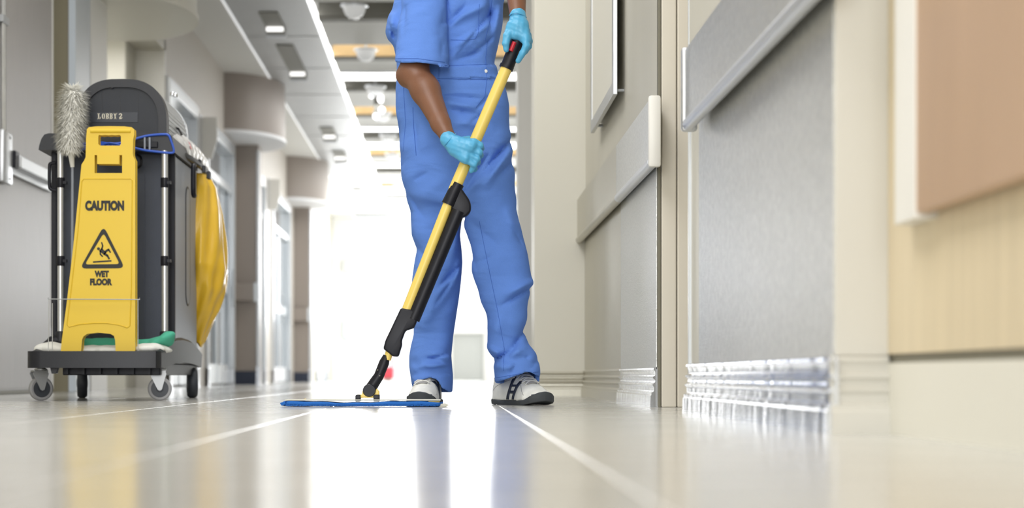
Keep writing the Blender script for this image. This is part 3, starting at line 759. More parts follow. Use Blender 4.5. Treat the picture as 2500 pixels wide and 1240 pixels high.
for px_ in (249, 293, 337):
    a = P(px_, 0, 7.567).x; MB().box(a, a + .0015, 7.5665, 7.569, P(0, 300, D).z, P(0, 228, D).z).build('panel_groove', 'black', ct)
def slat_outline(o1, s_=0): return out
# barrel slats : strips along depth following the arc
pl_ = [Vector((p[0], 0, p[1])) for p in out]; cum = [0]
for i in range(1, n): cum.append(cum[-1] + (pl_[i] - pl_[i - 1]).length)
def at_len(d):
    for i in range(1, n):
        if cum[i] >= d: return pl_[i - 1].lerp(pl_[i], (d - cum[i - 1]) / max(1e-9, cum[i] - cum[i - 1]))
    return pl_[-1].copy()
ns = int(cum[-1] / .019); cen = Vector((P(hc, 0, D).x, 0, P(0, 300, D).z))
for i in range(ns):
    a = at_len(cum[-1] * (i + .06) / ns); b = at_len(cum[-1] * (i + .94) / ns)
    nrm = Vector((b.z - a.z, 0, -(b.x - a.x))).normalized(); mid = (a + b) / 2
    if nrm.dot(mid - cen) < 0: nrm = -nrm
    a2, b2 = a - nrm * .010, b - nrm * .010
    q = [a2, a2 + nrm * .006, mid - nrm * .0015, b2 + nrm * .006, b2]
    MB().prism([(v.x, v.z) for v in q], 7.622, 8.16, 'y').build('tambour_slat', 'slat', ct)
MB().prism([((p[0] - P(hc, 0, D).x) * .94 + P(hc, 0, D).x, p[1] - .016) for p in out], 7.60, 8.16, 'y').build('hood_core', 'black', ct)
m = MB(); vs = [(p[0], yy, p[1] + zz) for yy, zz in ((8.16, .006), (8.185, .006)) for p in out]
m.add([(p[0], 8.16, p[1]) for p in out] + [(p[0], 8.185, p[1]) for p in out], [tuple(range(n)), tuple(range(2 * n - 1, n - 1, -1))] + [(i, (i + 1) % n, (i + 1) % n + n, i + n) for i in range(n)])
m.build('hood_back', 'whitemetal', ct)
a = P(427, 312, 7.82)
MB().tube([a + Vector((-.012, 0, .004)), a + Vector((.010, .03, 0)), a + Vector((.012, .12, -.012))], .005, 8).build('hood_pull', 'mopblack', ct)
for k in (0, 1):
    a = P(421 + 7 * k, 234 + 3 * k, 8.1); MB().lathe([(.010, 0), (.012, .006), (.009, .016), (.003, .019)], a, 'z', 14).build('hood_hinge_knob', 'chrome', ct, smooth=50)
# blue strap around the tray
bp_ = [P(196, 352, 7.49), P(215, 350, 7.49), P(245, 348, 7.47), P(270, 351, 7.46), P(300, 348, 7.47), P(330, 339, 7.48), P(362, 331, 7.49), P(398, 328, 7.49), P(411, 330, 7.49), P(417, 342, 7.49), P(424, 365, 7.49), P(420, 373, 7.49), P(390, 371, 7.48), P(355, 367, 7.48), P(328, 361, 7.48), P(300, 356, 7.465), P(268, 353, 7.46), P(240, 352, 7.47), P(212, 361, 7.48), P(196, 366, 7.49)]
st = thing('rubber_strap', 'blue rubber strap stretched round the tray of the cart', 'strap', P(300, 350, 7.47))
MB().tube(smooth_path(bp_, 5), .0048, 8).build('band', 'bluerubber', st, smooth=60)
MB().tube(smooth_path([P(196, 357, 7.482), P(240, 356, 7.462), P(268, 349, 7.45), P(296, 355, 7.462)], 5), .0038, 8).build('band', 'bluerubber', st, smooth=60)
MB().tube(smooth_path([P(252, 354, 7.455), P(258, 360, 7.455), P(264, 354, 7.455), P(270, 360, 7.455), P(275, 354, 7.455)], 4), .003, 8).build('knot', 'bluerubber', st, smooth=60)
# LOBBY2 lettering with slab serifs
a = P(208, 298, 7.565); b = P(336, 274, 7.565)
MB().box(a.x, b.x, 7.5655, 7.5685, a.z, b.z).build('tape_strip', 'tape', ct)
def stencil(ch, px0, px1, py0, py1):
    D_ = 7.5645; m = MB()
    def seg(poly):
        m.prism([((P(px0 + (px1 - px0) * u, 0, D_)).x, P(0, py1 - (py1 - py0) * v, D_).z) for u, v in poly], D_, D_ + .001, 'y')
    def r(u0, u1, v0, v1): seg([(u0, v0), (u1, v0), (u1, v1), (u0, v1)])
    if ch == 'L': r(.2, .5, 0, 1); r(.0, .7, .9, 1); r(0, .98, 0, .1); r(.82, .98, 0, .35)
    if ch in 'OB':
        pass
    if ch == 'O':
        N_ = 20
        for k in range(N_):
            a0, a1 = 2 * PI * k / N_, 2 * PI * (k + 1) / N_
            o = lambda a, ru, rv: (.5 + ru * math.cos(a), .5 + rv * math.sin(a))
            if k in (4, 5, 14, 15): continue
            seg([o(a0, .46, .5), o(a1, .46, .5), o(a1, .2, .4), o(a0, .2, .4)])
    if ch == 'B':
        r(.15, .42, 0, 1); r(0, .5, .9, 1); r(0, .5, 0, .1)
        for c0, rr in ((.74, .26), (.27, .27)):
            for k in range(8):
                a0, a1 = -PI / 2 + PI * k / 8, -PI / 2 + PI * (k + 1) / 8
                o = lambda a, q, w: (.5 + q * math.cos(a), c0 + w * math.sin(a))
                seg([o(a0, .46, rr), o(a1, .46, rr), o(a1, .2, rr - .1), o(a0, .2, rr - .1)])
    if ch == 'Y':
        r(.36, .64, 0, .5); r(.2, .8, 0, .1); seg([(.1, 1), (.38, 1), (.64, .5), (.36, .45)]); seg([(.72, 1), (.88, 1), (.62, .5), (.46, .5)]); r(0, .45, .9, 1); r(.62, 1, .9, 1)
    if ch == '2':
        for k in range(9):
            a0, a1 = PI * .95 - PI * 1.2 * k / 9, PI * .95 - PI * 1.2 * (k + 1) / 9
            o = lambda a, q, w: (.48 + q * math.cos(a), .7 + w * math.sin(a))
            seg([o(a0, .46, .3), o(a1, .46, .3), o(a1, .18, .19), o(a0, .18, .19)])
        seg([(.86, .58), (.6, .62), (.02, .16), (.02, 0), (.3, .12)]); r(.02, .95, 0, .17); r(.8, .97, 0, .32)
    return m
for ch, x0, x1 in (('L', 238, 246), ('O', 248.5, 256.5), ('B', 258, 266), ('B', 267.5, 275), ('Y', 277, 285.5), ('2', 290, 298.5)):
    stencil(ch, x0, x1, 276.5, 290.5).build('letter', 'stencil', ct)
# bag lid, liner
D = 8.2
LC = Vector((-1.385, 8.27, 1.045)); LR = (.262, .69, .130)
def lidf(X, Y, Z, g=0.0):
    yy = (Y - LC.y) / (LR[1] - g)
    k = (np.abs((X - LC.x) / (LR[0] - g)) ** 4 + np.abs(yy) ** 3 + np.abs((Z - LC.z) / (LR[2] - g)) ** 3) ** (1 / 3)
    f = (k - 1) * .12 + .0016 * np.sin(Y * 60 + Z * 40) * np.sin(X * 50 + Z * 90)
    return np.maximum(f, LC.z - Z)
v, f = sdf_mesh(lidf, (-1.68, 7.56, 1.02), (-1.09, 9.0, 1.20), .009); mesh_np('bag_lid', v, f, 'clear', ct, 1, label='white plastic liner pulled over the rear lid')
rp = []
for k in range(41):
    t_ = PI * k / 40 - PI * .0
    c_, s_ = math.cos(t_ - PI / 2), math.sin(t_ - PI / 2)
    rp.append(Vector((LC.x + LR[0] * 1.01 * abs(c_) ** .5, LC.y + LR[1] * math.copysign(abs(s_) ** .667, s_), LC.z - .006 - .012 * max(0, s_) ** 2)))
MB().tube(rp, .011, 8, flat=1.3).build('lid_rim', 'mopblack', ct, smooth=60)
yz = [(7.98, 1.085), (7.98, 1.115), (8.03, 1.113), (8.03, 1.083)]
hb_ = BVHTree.FromPolygons([tuple(q) for q in v.tolist()], [tuple(q) for q in f.tolist()])
st_ = []
for yy, zz in yz:
    h = hb_.ray_cast(Vector((-1.0, yy, zz)), Vector((-1, 0, 0)), 1); st_.append((h[0] if h[0] is not None else Vector((-1.14, yy, zz))) + Vector((.003, 0, 0)))
MB().add(st_, [(0, 1, 2, 3)]).build('lid_sticker', 'red', ct)
# under-lid hinge pieces
for a_, b_ in ((486, 395), (497, 410), (508, 424)):
    c = P(a_, b_, 8.2); MB().box(c.x - .008, c.x + .008, c.y, c.y + .05, c.z - .022, c.z + .012, .003).build('lid_hinge', 'black', ct)
hb = [P(474, 404, 7.95), P(472, 412, 7.92), P(472, 470, 7.92), P(475, 478, 7.95)]
MB().tube(smooth_path(hb, 4), .0105, 10).build('grip_handle', 'mopblack', ct, smooth=50)
# yellow bag : implicit
keysL = [(430, 486), (470, 478), (560, 472), (700, 470), (800, 470), (840, 484), (849, 490)]
keysR = [(430, 512), (460, 528), (520, 540), (590, 548), (660, 553), (710, 549), (760, 532), (810, 508), (840, 497), (849, 493)]
Dg = 8.42
def bagf(X, Y, Z):
    py = VY - (Z - H) * F / Dg
    l = np.interp(py, [k[0] for k in keysL], [k[1] for k in keysL]) - 40 * (py < 835); r_ = np.interp(py, [k[0] for k in keysR], [k[1] for k in keysR])
    cx = ((l + r_) / 2 - VX) * Dg / F; rx = np.maximum((r_ - l) / 2, 2) * Dg / F
    ry = np.interp(py, [430, 520, 650, 760, 850], [.12, .17, .19, .13, .03])
    u = (X - cx) / rx; v = (Y - Dg) / ry
    th = np.arctan2(v, u)
    k = (np.abs(u) ** 2.3 + np.abs(v) ** 2.3) ** (1 / 2.3)
    fold = .045 * np.sin(th * 7 + 2.2 * np.sin(py / 75.)) + .03 * np.sin(th * 12 + py / 30.)
    f = (k - 1 + fold * np.interp(py, [430, 520, 850], [1, 1, 1.6])) * np.minimum(rx, ry)
    zt = P(0, 428, Dg).z; zb = P(0, 849, Dg).z
    return np.maximum(f, np.maximum(Z - zt, zb - Z))
v, f = sdf_mesh(bagf, (-1.35, 8.2, .2), (-.98, 8.64, 1.05), .006)
bagt = mesh_np('yellow_bag', v, f, 'bag', ct, 1, label='yellow vinyl refuse bag hanging at the back of the cart')
# wire sign holder
D = 7.225
hd = MB()
def wire(pts, r=.0016): hd.tube([P(*q) for q in pts], r, 6)
wire([(118, 730, D), (341, 731, D)], .0020); wire([(119, 730, D), (118, 868, D)]); wire([(337, 731, D), (337, 866, D)])
wire([(341, 731, D), (341, 727, D + .12)]); wire([(118, 730, D), (118, 727, D + .12)]); wire([(128, 866, D), (128, 740, D)], .0014)
hd.build('wire_holder', 'zinc', ct)
# sign
sg = thing('wet_floor_sign', 'yellow folding caution wet floor sign standing on the front of the cart', 'sign', P(250, 863, 7.27))
D = 7.27
def Q(a, b): p = P(a, b, D); return (p.x, p.z)
outer = [Q(a, b) for a, b in ((213, 316), (218, 311), (235, 309), (270, 308.5), (305, 309), (322, 311), (328, 316), (328.5, 330), (326, 340), (325, 376), (327, 384), (331, 392), (331, 500), (331, 650), (331, 800), (331, 855), (328, 862),
      (288, 862), (283, 858), (282, 830), (279, 820), (270, 815), (240, 812), (214, 815), (205, 821), (201, 830), (199, 858), (194, 862), (153, 863), (149, 858), (152, 830), (165, 730), (180, 600), (190, 500), (200, 402), (206, 393), (210, 384), (211, 340))]
h1 = [Q(a, b) for a, b in ((243, 330), (250, 331), (258, 330), (266, 331), (274, 330), (282, 331), (293, 330), (296, 333), (296, 352), (293, 356), (245, 356), (241, 352), (241, 333))]
h2 = [Q(a, b) for a, b in ((232, 379), (238, 379), (238, 401), (293, 402), (293, 379), (299, 379), (299, 423), (232, 423))]
sp_ = holed_plate(outer, [h1, h2], 7.262, 7.282).build('front_panel', 'yellow', sg)
# raised border of inset and rounded handle
def ridge(pts, r=.0022, close=True):
    q = [Vector((Q(a, b)[0], 7.2612, Q(a, b)[1])) for a, b in pts]
    if close: q.append(q[0])
    MB().tube(q, r, 6).build('border_ridge', 'yellow', sg, smooth=60)
ridge([(206, 437), (320, 437), (324, 441), (322, 700), (318, 796), (312, 800), (290, 793), (262, 789), (230, 789), (195, 792), (170, 798), (165, 793), (177, 690), (192, 560), (201, 443)])
MB().tube([Vector((Q(a, 0)[0], 7.262, Q(0, 320)[1])) for a in (222, 320)], .0085, 10).build('handle_roll', 'yellow', sg, smooth=60)
MB().prism([Q(239, 401), Q(239, 378), Q(292, 378), Q(292, 401)], 7.256, 7.262, 'y').build('lock_tab', 'yellow', sg)
holed_plate(outer, [h1, h2], 7.300, 7.312).build('back_panel', 'yellow', sg)
sg.children[-1] if False else None
ty = 7.2605
fit_text('CAUTION', Q(209, 0)[0], Q(304, 0)[0], Q(0, 515)[1], Q(0, 490)[1], ty, 'ink', 'lettering', sg, .0032)
fit_text('WET', Q(232, 0)[0], Q(267, 0)[0], Q(0, 677)[1], Q(0, 661)[1], ty, 'ink', 'lettering', sg, .0032)
fit_text('FLOOR', Q(221, 0)[0], Q(275, 0)[0], Q(0, 697)[1], Q(0, 680)[1], ty, 'ink', 'lettering', sg, .0032)
def rtri(pts, rad):
    out_ = []; n_ = len(pts)
    for i in range(n_):
        p = Vector(pts[i]); a_ = Vector(pts[i - 1]); b_ = Vector(pts[(i + 1) % n_])
        d1 = (a_ - p).normalized() * rad; d2 = (b_ - p).normalized() * rad
        for k in range(5):
            t = k / 4; out_.append(tuple((p + d1) * (1 - t) ** 2 + p * 2 * t * (1 - t) + (p + d2) * t * t))
    return out_
to = rtri([(254, 552), (306, 655), (196, 656)], 16); ti = rtri([(254, 569), (293.5, 645), (208, 646)], 9)
holed_plate([Q(*p) for p in to], [[Q(*p) for p in ti]], ty, ty + .001).build('warning_triangle', 'ink', sg)
mg = MB()
def gl(pts): mg.prism([Q(*p) for p in pts], ty, ty + .001, 'y')
def limb(a, b, w0, w1):
    a = Vector(a); b = Vector(b); d = (b - a).normalized(); n_ = Vector((-d.y, d.x)); gl([a + n_ * w0, b + n_ * w1, b - n_ * w1, a - n_ * w0])
gl([(241.5 + 3.6 * math.cos(2 * PI * k / 12), 607.5 + 3.6 * math.sin(2 * PI * k / 12)) for k in range(12)])
limb((246, 609), (258, 620), 4.6, 4.0); limb((249, 610), (252, 600), 1.9, 1.7); limb((252, 601), (249, 591.5), 1.8, 1.4)
limb((257, 616), (266, 609), 3.0, 2.2); limb((265, 608), (271, 617), 2.2, 1.7); limb((255, 619), (264, 625), 3.2, 2.6); limb((263, 624), (268, 633), 2.4, 2.0)
limb((246, 612), (246, 622), 2.0, 1.7); limb((246, 621), (252, 627), 1.8, 1.5)
limb((228, 640), (273, 637), 1.8, 1.8)
mg.build('falling_figure', 'ink', sg)
# cloths
t = thing('mint_cloth', 'mint green microfibre cloth bunched on the deck behind the sign', 'cloth', P(330, 845, 7.4))
def clothf(X, Y, Z):
    a = capsule(X, Y, Z, P(195, 839, 7.42), P(300, 839, 7.42), .022, .024); b = capsule(X, Y, Z, P(300, 842, 7.42), P(372, 838, 7.42), .02, .018)
    c = ellipsoid(X, Y, Z, P(392, 832, 7.40), (.062, .05, .020), Matrix.Rotation(math.radians(-28), 3, 'Y')); d_ = ellipsoid(X, Y, Z, P(411, 829, 7.42), (.020, .05, .028))
    f = smin(smin(a, b, .02), smin(c, d_, .02), .03)
    return f + .0015 * np.sin(X * 50 + Z * 60) * np.sin(Y * 70) + .0006 * np.sin(X * 160)
v, f = sdf_mesh(clothf, (-1.55, 7.32, .14), (-1.05, 7.52, .31), .005); mesh_np('cloth', v, f, 'mint', t, 1)
t = thing('white_cloth', 'crumpled white rag lying under the mint cloth on the cart deck', 'cloth', P(250, 858, 7.35))
def wclothf(X, Y, Z):
    f = ellipsoid(X, Y, Z, P(258, 856, 7.42), (.235, .13, .022)); f = smin(f, ellipsoid(X, Y, Z, P(122, 850, 7.36), (.045, .06, .025)), .03)
    f = smin(f, ellipsoid(X, Y, Z, P(368, 850, 7.36), (.045, .07, .018)), .03)
    f = f + .0015 * np.sin(X * 45 + Y * 40) * np.sin(Y * 60 - X * 20) + .0008 * np.sin(X * 120 + 1)
    return np.maximum(f, .187 - Z)
v, f = sdf_mesh(wclothf, (-1.68, 7.26, .17), (-1.08, 7.58, .26), .005); mesh_np('cloth', v, f, 'whitecloth', t, 1)
t = thing('black_cloth', 'dark folded rag at the left front corner of the cart deck', 'cloth', P(132, 835, 7.45))
def bcl(X, Y, Z):
    f = smin(capsule(X, Y, Z, P(112, 850, 7.5), P(130, 832, 7.5), .016, .018), capsule(X, Y, Z, P(130, 832, 7.5), P(158, 836, 7.5), .018, .016), .02)
    return f + .002 * np.sin(X * 150 + Z * 120)
v, f = sdf_mesh(bcl, (-1.72, 7.44, .17), (-1.5, 7.56, .32), .005); mesh_np('cloth', v, f, 'mopblack', t, 1)
# duster
t = thing('duster', 'fluffy white duster on a grey rod hooked at the left of the cart', 'duster', P(175, 600, 7.45))
MB().tube([P(176, 800, 7.44), P(177, 405, 7.44)], .0055, 10).build('rod', 'greyplastic', t, smooth=60)
MB().tube([P(177, 408, 7.44), P(175, 388, 7.435), P(172, 370, 7.425), P(170, 355, 7.415)], [.008, .011, .012, .012], 12).build('handle_socket', 'whitecloth', t, smooth=60)
core = [P(170, 360, 7.41), P(172, 320, 7.41), P(176, 270, 7.41), P(180, 225, 7.41)]
core = smooth_path(core, 8)
fib = MB(); rr = random.Random(3)
for i in range(5200):
    k = rr.random() * (len(core) - 1.001); c = core[int(k)].lerp(core[int(k) + 1], k - int(k)); tt = k / len(core)
    R = .066 + .010 * math.sin(tt * PI) - .012 * (tt < .12)
    if tt > .93: R *= .8
    th = rr.random() * 2 * PI; up = rr.uniform(-.9, .3) if tt < .9 else rr.uniform(-.3, 1.0)
    d_ = Vector((math.cos(th), math.sin(th), up)).normalized(); L_ = R * rr.uniform(.8, 1.12); e = c + d_ * L_
    s_ = d_.cross(Vector((0, 0, 1))).normalized() * rr.uniform(.0011, .0022); mid = c + d_ * L_ * .55 + Vector((0, 0, .004))
    fib.add([c + s_ * 2, c - s_ * 2, mid + s_ * 1.6, mid - s_ * 1.6, e + Vector((0, 0, -.006))], [(0, 1, 3, 2), (2, 3, 4)])
fib.build('fluffy_head', 'duster', t, kind='stuff')
MB().tube(core, [.034 + .006 * math.sin(PI * i / (len(core) - 1)) for i in range(len(core))], 14).build('head_core', 'duster', t, smooth=60)

#MOP
# ------------------------------------------------------------------ mop
mp = thing('floor_mop', 'yellow and black flat mop with a blue pad held by the cleaner', 'mop', P(897, 985, 5.97))
DT = 5.97
def mt(pts, r, nm, m, n=20, parent=mp, **k): return MB().tube([P(a, b, DT if len(q) == 0 else q[0]) for a, b, *q in pts], r, n).build(nm, m, parent, smooth=50, **k)
mt([(1237, 165), (1106, 470)], .0190, 'upper_pole', 'poleyellow')
mt([(1103, 475), (993, 757)], .0165, 'lower_pole', 'poleyellow')
g = mt([(1265, 96), (1258, 112), (1237, 166)], [.021, .022, .0215], 'handle_grip', 'mopblack')
mt([(1238.5, 160), (1235, 168)], .0235, 'grip_collar', 'mopblack')
MB().tube([P(1256, 103, 5.948), P(1247, 125, 5.948)], [.0095, .0095], 10, flat=.8).build('release_button', 'red', g, smooth=50)
# upper cuff with bulge
def plate_px(poly, d0, d1, nm, m, bev=.004):
    bm = bmesh.new(); vs = [bm.verts.new((P(a, b, DT).x, d0, P(a, b, DT).z)) for a, b in poly]; fc = bm.faces.new(vs)
    ex = bmesh.ops.extrude_face_region(bm, geom=[fc])
    for q in ex['geom']:
        if isinstance(q, bmesh.types.BMVert): q.co.y = d1
    bmesh.ops.recalc_face_normals(bm, faces=bm.faces[:])
    bmesh.ops.bevel(bm, geom=bm.edges[:], offset=bev, segments=3, affect='EDGES', profile=.5)
    return MB().frombm(bm).build(nm, m, mp, smooth=50)
mt([(1118, 448), (1094, 500)], [.0205, .0225], 'upper_cuff', 'mopblack')
plate_px([(1117, 447), (1124, 456), (1146, 488), (1150, 500), (1150, 515), (1141, 527), (1128, 532), (1110, 530), (1100, 505)], 5.958, 6.0, 'cuff_grip', 'mopblack', .007)
mt([(1119, 515), (1008, 780)], .0225, 'reservoir_tube', 'mopblack')
mt([(1110, 500, 5.99), (1000, 770, 5.99)], .018, 'backing_channel', 'mopblack')
plate_px([(979, 752), (1008, 757), (1021, 766), (1018, 785), (1011, 801), (995, 806), (990, 808), (981, 832), (982, 842), (973, 871), (958, 870), (950, 862), (936, 852), (941, 832)], 5.950, 5.995, 'lower_cuff', 'mopblack', .006)
mt([(955, 845), (945, 878)], .0125, 'drive_rod', 'poleyellow')
mt([(944, 868), (938, 885), (925, 918), (905, 948), (902, 955)], [.011, .0165, .0165, .019, .020], 'swivel_arm', 'mopblack')
for a_, b_ in ((922, 903), (927, 917)): MB().lathe([(.0022, 0), (.0022, -.002)], P(a_, b_, 5.952), 'y', 10).build('screw', 'cavity', mp)
MB().lathe([(.019, -.024), (.021, -.02), (.021, .02), (.019, .024)], P(902, 953, 5.97), 'y', 24).build('swivel_joint', 'mopblack', mp, smooth=50)
plate_px([(886, 950), (884, 962), (878, 970), (926, 970), (926, 955), (920, 948), (914, 960), (900, 968), (888, 960)], 5.955, 5.985, 'yoke', 'poleyellow', .002)
plate_px([(872, 963), (875, 971), (922, 971), (926, 962)], 5.95, 5.99, 'yoke_bar', 'poleyellow', .002)
for a0, a1 in ((868, 881), (912, 927)): plate_px([(a0, 966), (a0 + 2, 963), (a1, 963), (a1, 980), (a0, 980)], 5.945, 5.995, 'yoke_foot', 'mopblack', .002)
x0, x1 = P(700, 0, 5.93).x, P(1068, 0, 5.93).x
vs = []; fs = []
pad = MB(); nX = 60
ring = [(5.905, .006), (5.903, .012), (5.907, .0185), (5.94, .019), (6.04, .019), (6.048, .012), (6.045, .004), (5.91, .0025)]
for i in range(nX + 1):
    u = i / nX; x = x0 - .012 + (x1 - x0 + .03) * u; w = 1 - .5 * max(0, abs(u - .5) - .47) / .03
    for y, z in ring:
        vs.append((x, 5.975 + (y - 5.975) * (w if w < 1 else 1) + .0016 * math.sin(u * 23), max(.0015, z * (0.82 + .14 * math.sin(u * 9 + .8) + .05 * math.sin(u * 31)))))
nr = len(ring)
for i in range(nX):
    for k in range(nr): fs.append((i * nr + k, i * nr + (k + 1) % nr, (i + 1) * nr + (k + 1) % nr, (i + 1) * nr + k))
fs += [tuple(range(nr)), tuple(range(nX * nr, nX * nr + nr))]
pd = MB().add(vs, fs).build('mop_pad', 'mopblue', mp, smooth=60)
MB().box(x0 - .004, x1 + .01, 5.912, 6.04, .0195, .0235, .001).build('pad_plate', 'padgrey', mp)
plate_px([(687, 983), (700, 979), (702, 986), (692, 990)], 5.91, 5.96, 'pad_fold', 'mopblue', .001)
plate_px([(1046, 978), (1074, 979), (1073, 984), (1047, 983)], 5.92, 5.94, 'plate_clip', 'poleyellow', .001)
plate_px([(728, 978), (745, 973), (746, 975.5), (733, 980)], 5.99, 6.0, 'plate_clip', 'poleyellow', .0006)
plate_px([(1070, 986), (1086, 984), (1096, 988), (1090, 992), (1072, 993)], 5.92, 5.98, 'pad_tail', 'padgrey', .001)
fr = MB(); rr = random.Random(5)
for i in range(520):
    x = x0 + (x1 - x0) * rr.random(); y = 5.906; a = rr.uniform(-.003, .003)
    fr.add([(x - .0012, y, .010), (x + .0012, y, .010), (x + a, y - .005, .001)], [(0, 1, 2)])
fr.build('pad_fringe', 'mopblue', mp, kind='stuff')

#PERSON
# ------------------------------------------------------------------ person
pr = thing('person', 'person in blue short sleeved coverall and blue gloves mopping with a yellow mop', 'person', (P(1130, 0, 6.3).x, 6.3, 0))
DC = 6.32
def zof(py, D=DC): return H + (VY - py) * D / F
class Prof:
    def __init__(s, rows, D0=DC):
        rows = sorted(rows, key=lambda r: -r[0])          # ascending z
        s.z = np.array([zof(r[0], r[3]) for r in rows])
        s.cx = np.array([((r[1] + r[2]) / 2 - VX) * r[3] / F for r in rows]); s.rx = np.array([(r[2] - r[1]) / 2 * r[3] / F for r in rows])
        s.cy = np.array([r[3] for r in rows]); s.ry = np.array([r[4] for r in rows])
    def f(s, X, Y, Z, p=2.2, ext=True, shrink=0.0):
        cx = np.interp(Z, s.z, s.cx); rx = np.interp(Z, s.z, s.rx) - shrink; cy = np.interp(Z, s.z, s.cy); ry = np.interp(Z, s.z, s.ry) - shrink
        k = (np.abs((X - cx) / rx) ** p + np.abs((Y - cy) / ry) ** p) ** (1 / p)
        return (k - 1) * np.minimum(rx, ry)
torso = Prof([(-82, 1060, 1150, 6.34, .06), (-70, 1025, 1190, 6.34, .085), (-45, 990, 1222, 6.34, .11), (0, 965, 1231, 6.33, .135), (45, 948, 1228, 6.33, .142), (80, 946, 1224, 6.33, .142), (115, 962, 1217, 6.33, .138), (150, 968, 1208, 6.33, .132),
              (168, 968, 1207, 6.33, .132), (190, 967, 1210, 6.33, .136), (215, 964, 1230, 6.33, .142), (260, 967, 1239, 6.33, .148), (300, 970, 1243, 6.33, .15), (350, 975, 1247, 6.33, .15), (400, 981, 1249, 6.33, .148), (460, 990, 1255, 6.33, .135), (520, 1000, 1262, 6.33, .12)])
legL = Prof([(380, 978, 1128, 6.38, .12), (440, 993, 1132, 6.38, .118), (467, 1001, 1131, 6.38, .115), (532, 1003, 1128, 6.385, .108), (574, 1005, 1123, 6.39, .104), (609, 1018, 1127, 6.395, .10), (640, 1012, 1129, 6.40, .10), (682, 1006, 1126, 6.40, .10), (724, 1007, 1121, 6.40, .098),
             (770, 1010, 1114, 6.41, .096), (817, 1010, 1107, 6.41, .096), (845, 1003, 1104, 6.405, .098), (869, 999, 1102, 6.40, .100), (895, 999, 1104, 6.395, .103), (916, 1002, 1106, 6.39, .105), (940, 1005, 1106, 6.385, .105), (965, 1010, 1104, 6.38, .104)])
legR = Prof([(380, 1105, 1249, 6.30, .12), (440, 1118, 1252, 6.30, .118), (490, 1124, 1257, 6.30, .114), (540, 1129, 1266, 6.30, .108), (593, 1146, 1283, 6.30, .104), (630, 1151, 1292, 6.29, .102), (663, 1155, 1297, 6.29, .10), (696, 1163, 1300, 6.29, .10), (730, 1173, 1294, 6.29, .10),
             (761, 1183, 1289, 6.29, .098), (789, 1190, 1285, 6.29, .098), (813, 1194, 1286, 6.29, .098), (841, 1192, 1291, 6.285, .10), (862, 1199, 1305, 6.28, .102), (881, 1206, 1313, 6.275, .104), (905, 1208, 1317, 6.27, .105), (935, 1209, 1318, 6.27, .105)])
# folds: (x0,y0,x1,y1,amp mm (+ groove),width px)
folds = [(1127, 645, 1072, 700, 7, 8), (1126, 640, 1108, 690, -6, 10), (1100, 690, 1062, 745, 5, 8), (1090, 700, 1030, 790, -5, 16), (1108, 860, 1035, 880, 6, 8), (1104, 872, 1050, 866, -5, 9), (1100, 900, 1045, 905, 6, 6), (1045, 905, 1008, 915, 5, 7),
         (1030, 893, 1085, 893, -6, 7), (1004, 880, 1040, 897, 4, 8), (1095, 915, 1068, 902, 5, 5), (1022, 610, 1060, 650, 4, 10), (1003, 480, 1035, 530, 3, 12), (1120, 560, 1100, 640, -4, 14),
         (1298, 702, 1225, 745, 6, 8), (1296, 690, 1240, 718, -5, 9), (1220, 765, 1205, 830, -3, 14), (1250, 905, 1290, 870, 6, 8), (1282, 800, 1235, 880, 5, 10), (1275, 850, 1240, 870, -5, 10), (1206, 880, 1245, 858, 7, 7), (1192, 850, 1225, 868, -5, 9),
         (1215, 895, 1260, 895, -4, 10), (1310, 880, 1280, 905, 5, 7), (1146, 600, 1165, 660, 3, 10), (1150, 540, 1215, 600, 3, 14), (1170, 640, 1205, 622, 3, 8), (1240, 520, 1262, 575, -4, 12), (1255, 560, 1275, 600, 4, 9),
         # seat / hip
         (1243, 345, 1175, 425, 6, 9), (1245, 370, 1185, 450, -6, 10), (1190, 380, 1150, 440, 5, 9), (1135, 470, 1180, 430, -5, 12), (1130, 530, 1125, 480, 9, 9), (1128, 478, 1155, 435, 6, 9), (1246, 400, 1215, 430, 4, 8), (1190, 300, 1150, 330, 4, 9),
         (1085, 235, 1170, 240, 4, 6), (1090, 250, 1165, 262, -5, 9), (1100, 268, 1165, 278, 4, 7), (1165, 265, 1195, 235, 5, 6), (1110, 300, 1160, 300, -4, 10), (1150, 300, 1180, 275, 4, 7), (1045, 420, 1010, 440, 3, 12), (1015, 300, 1020, 370, 3, 7), (1040, 470, 1090, 430, -3, 16),
         # torso
         (1200, 30, 1120, 130, 6, 9), (1190, 60, 1105, 118, -5, 9), (1205, 90, 1150, 135, 4, 7), (1135, 15, 1095, 60, 5, 8), (1180, 15, 1130, 40, -5, 9), (1175, 125, 1110, 148, 4, 6), (1195, 0, 1198, 60, 5, 6), (1220, 20, 1205, 100, -4, 8), (1092, 0, 1096, 60, 6, 6), (1150, 100, 1100, 140, -4, 9),
         (957, 40, 950, 95, -5, 9), (962, 90, 950, 60, 5, 6), (1100, 62, 1140, 30, -4, 8),
         # sleeve
         (1083, 30, 1078, 140, 3, 8), (990, 20, 985, 90, 3, 8), (1060, 10, 1000, 40, -2, 12)]
SL0, SL1 = P(1046, -42, 6.24), P(1026, 160, 6.14)
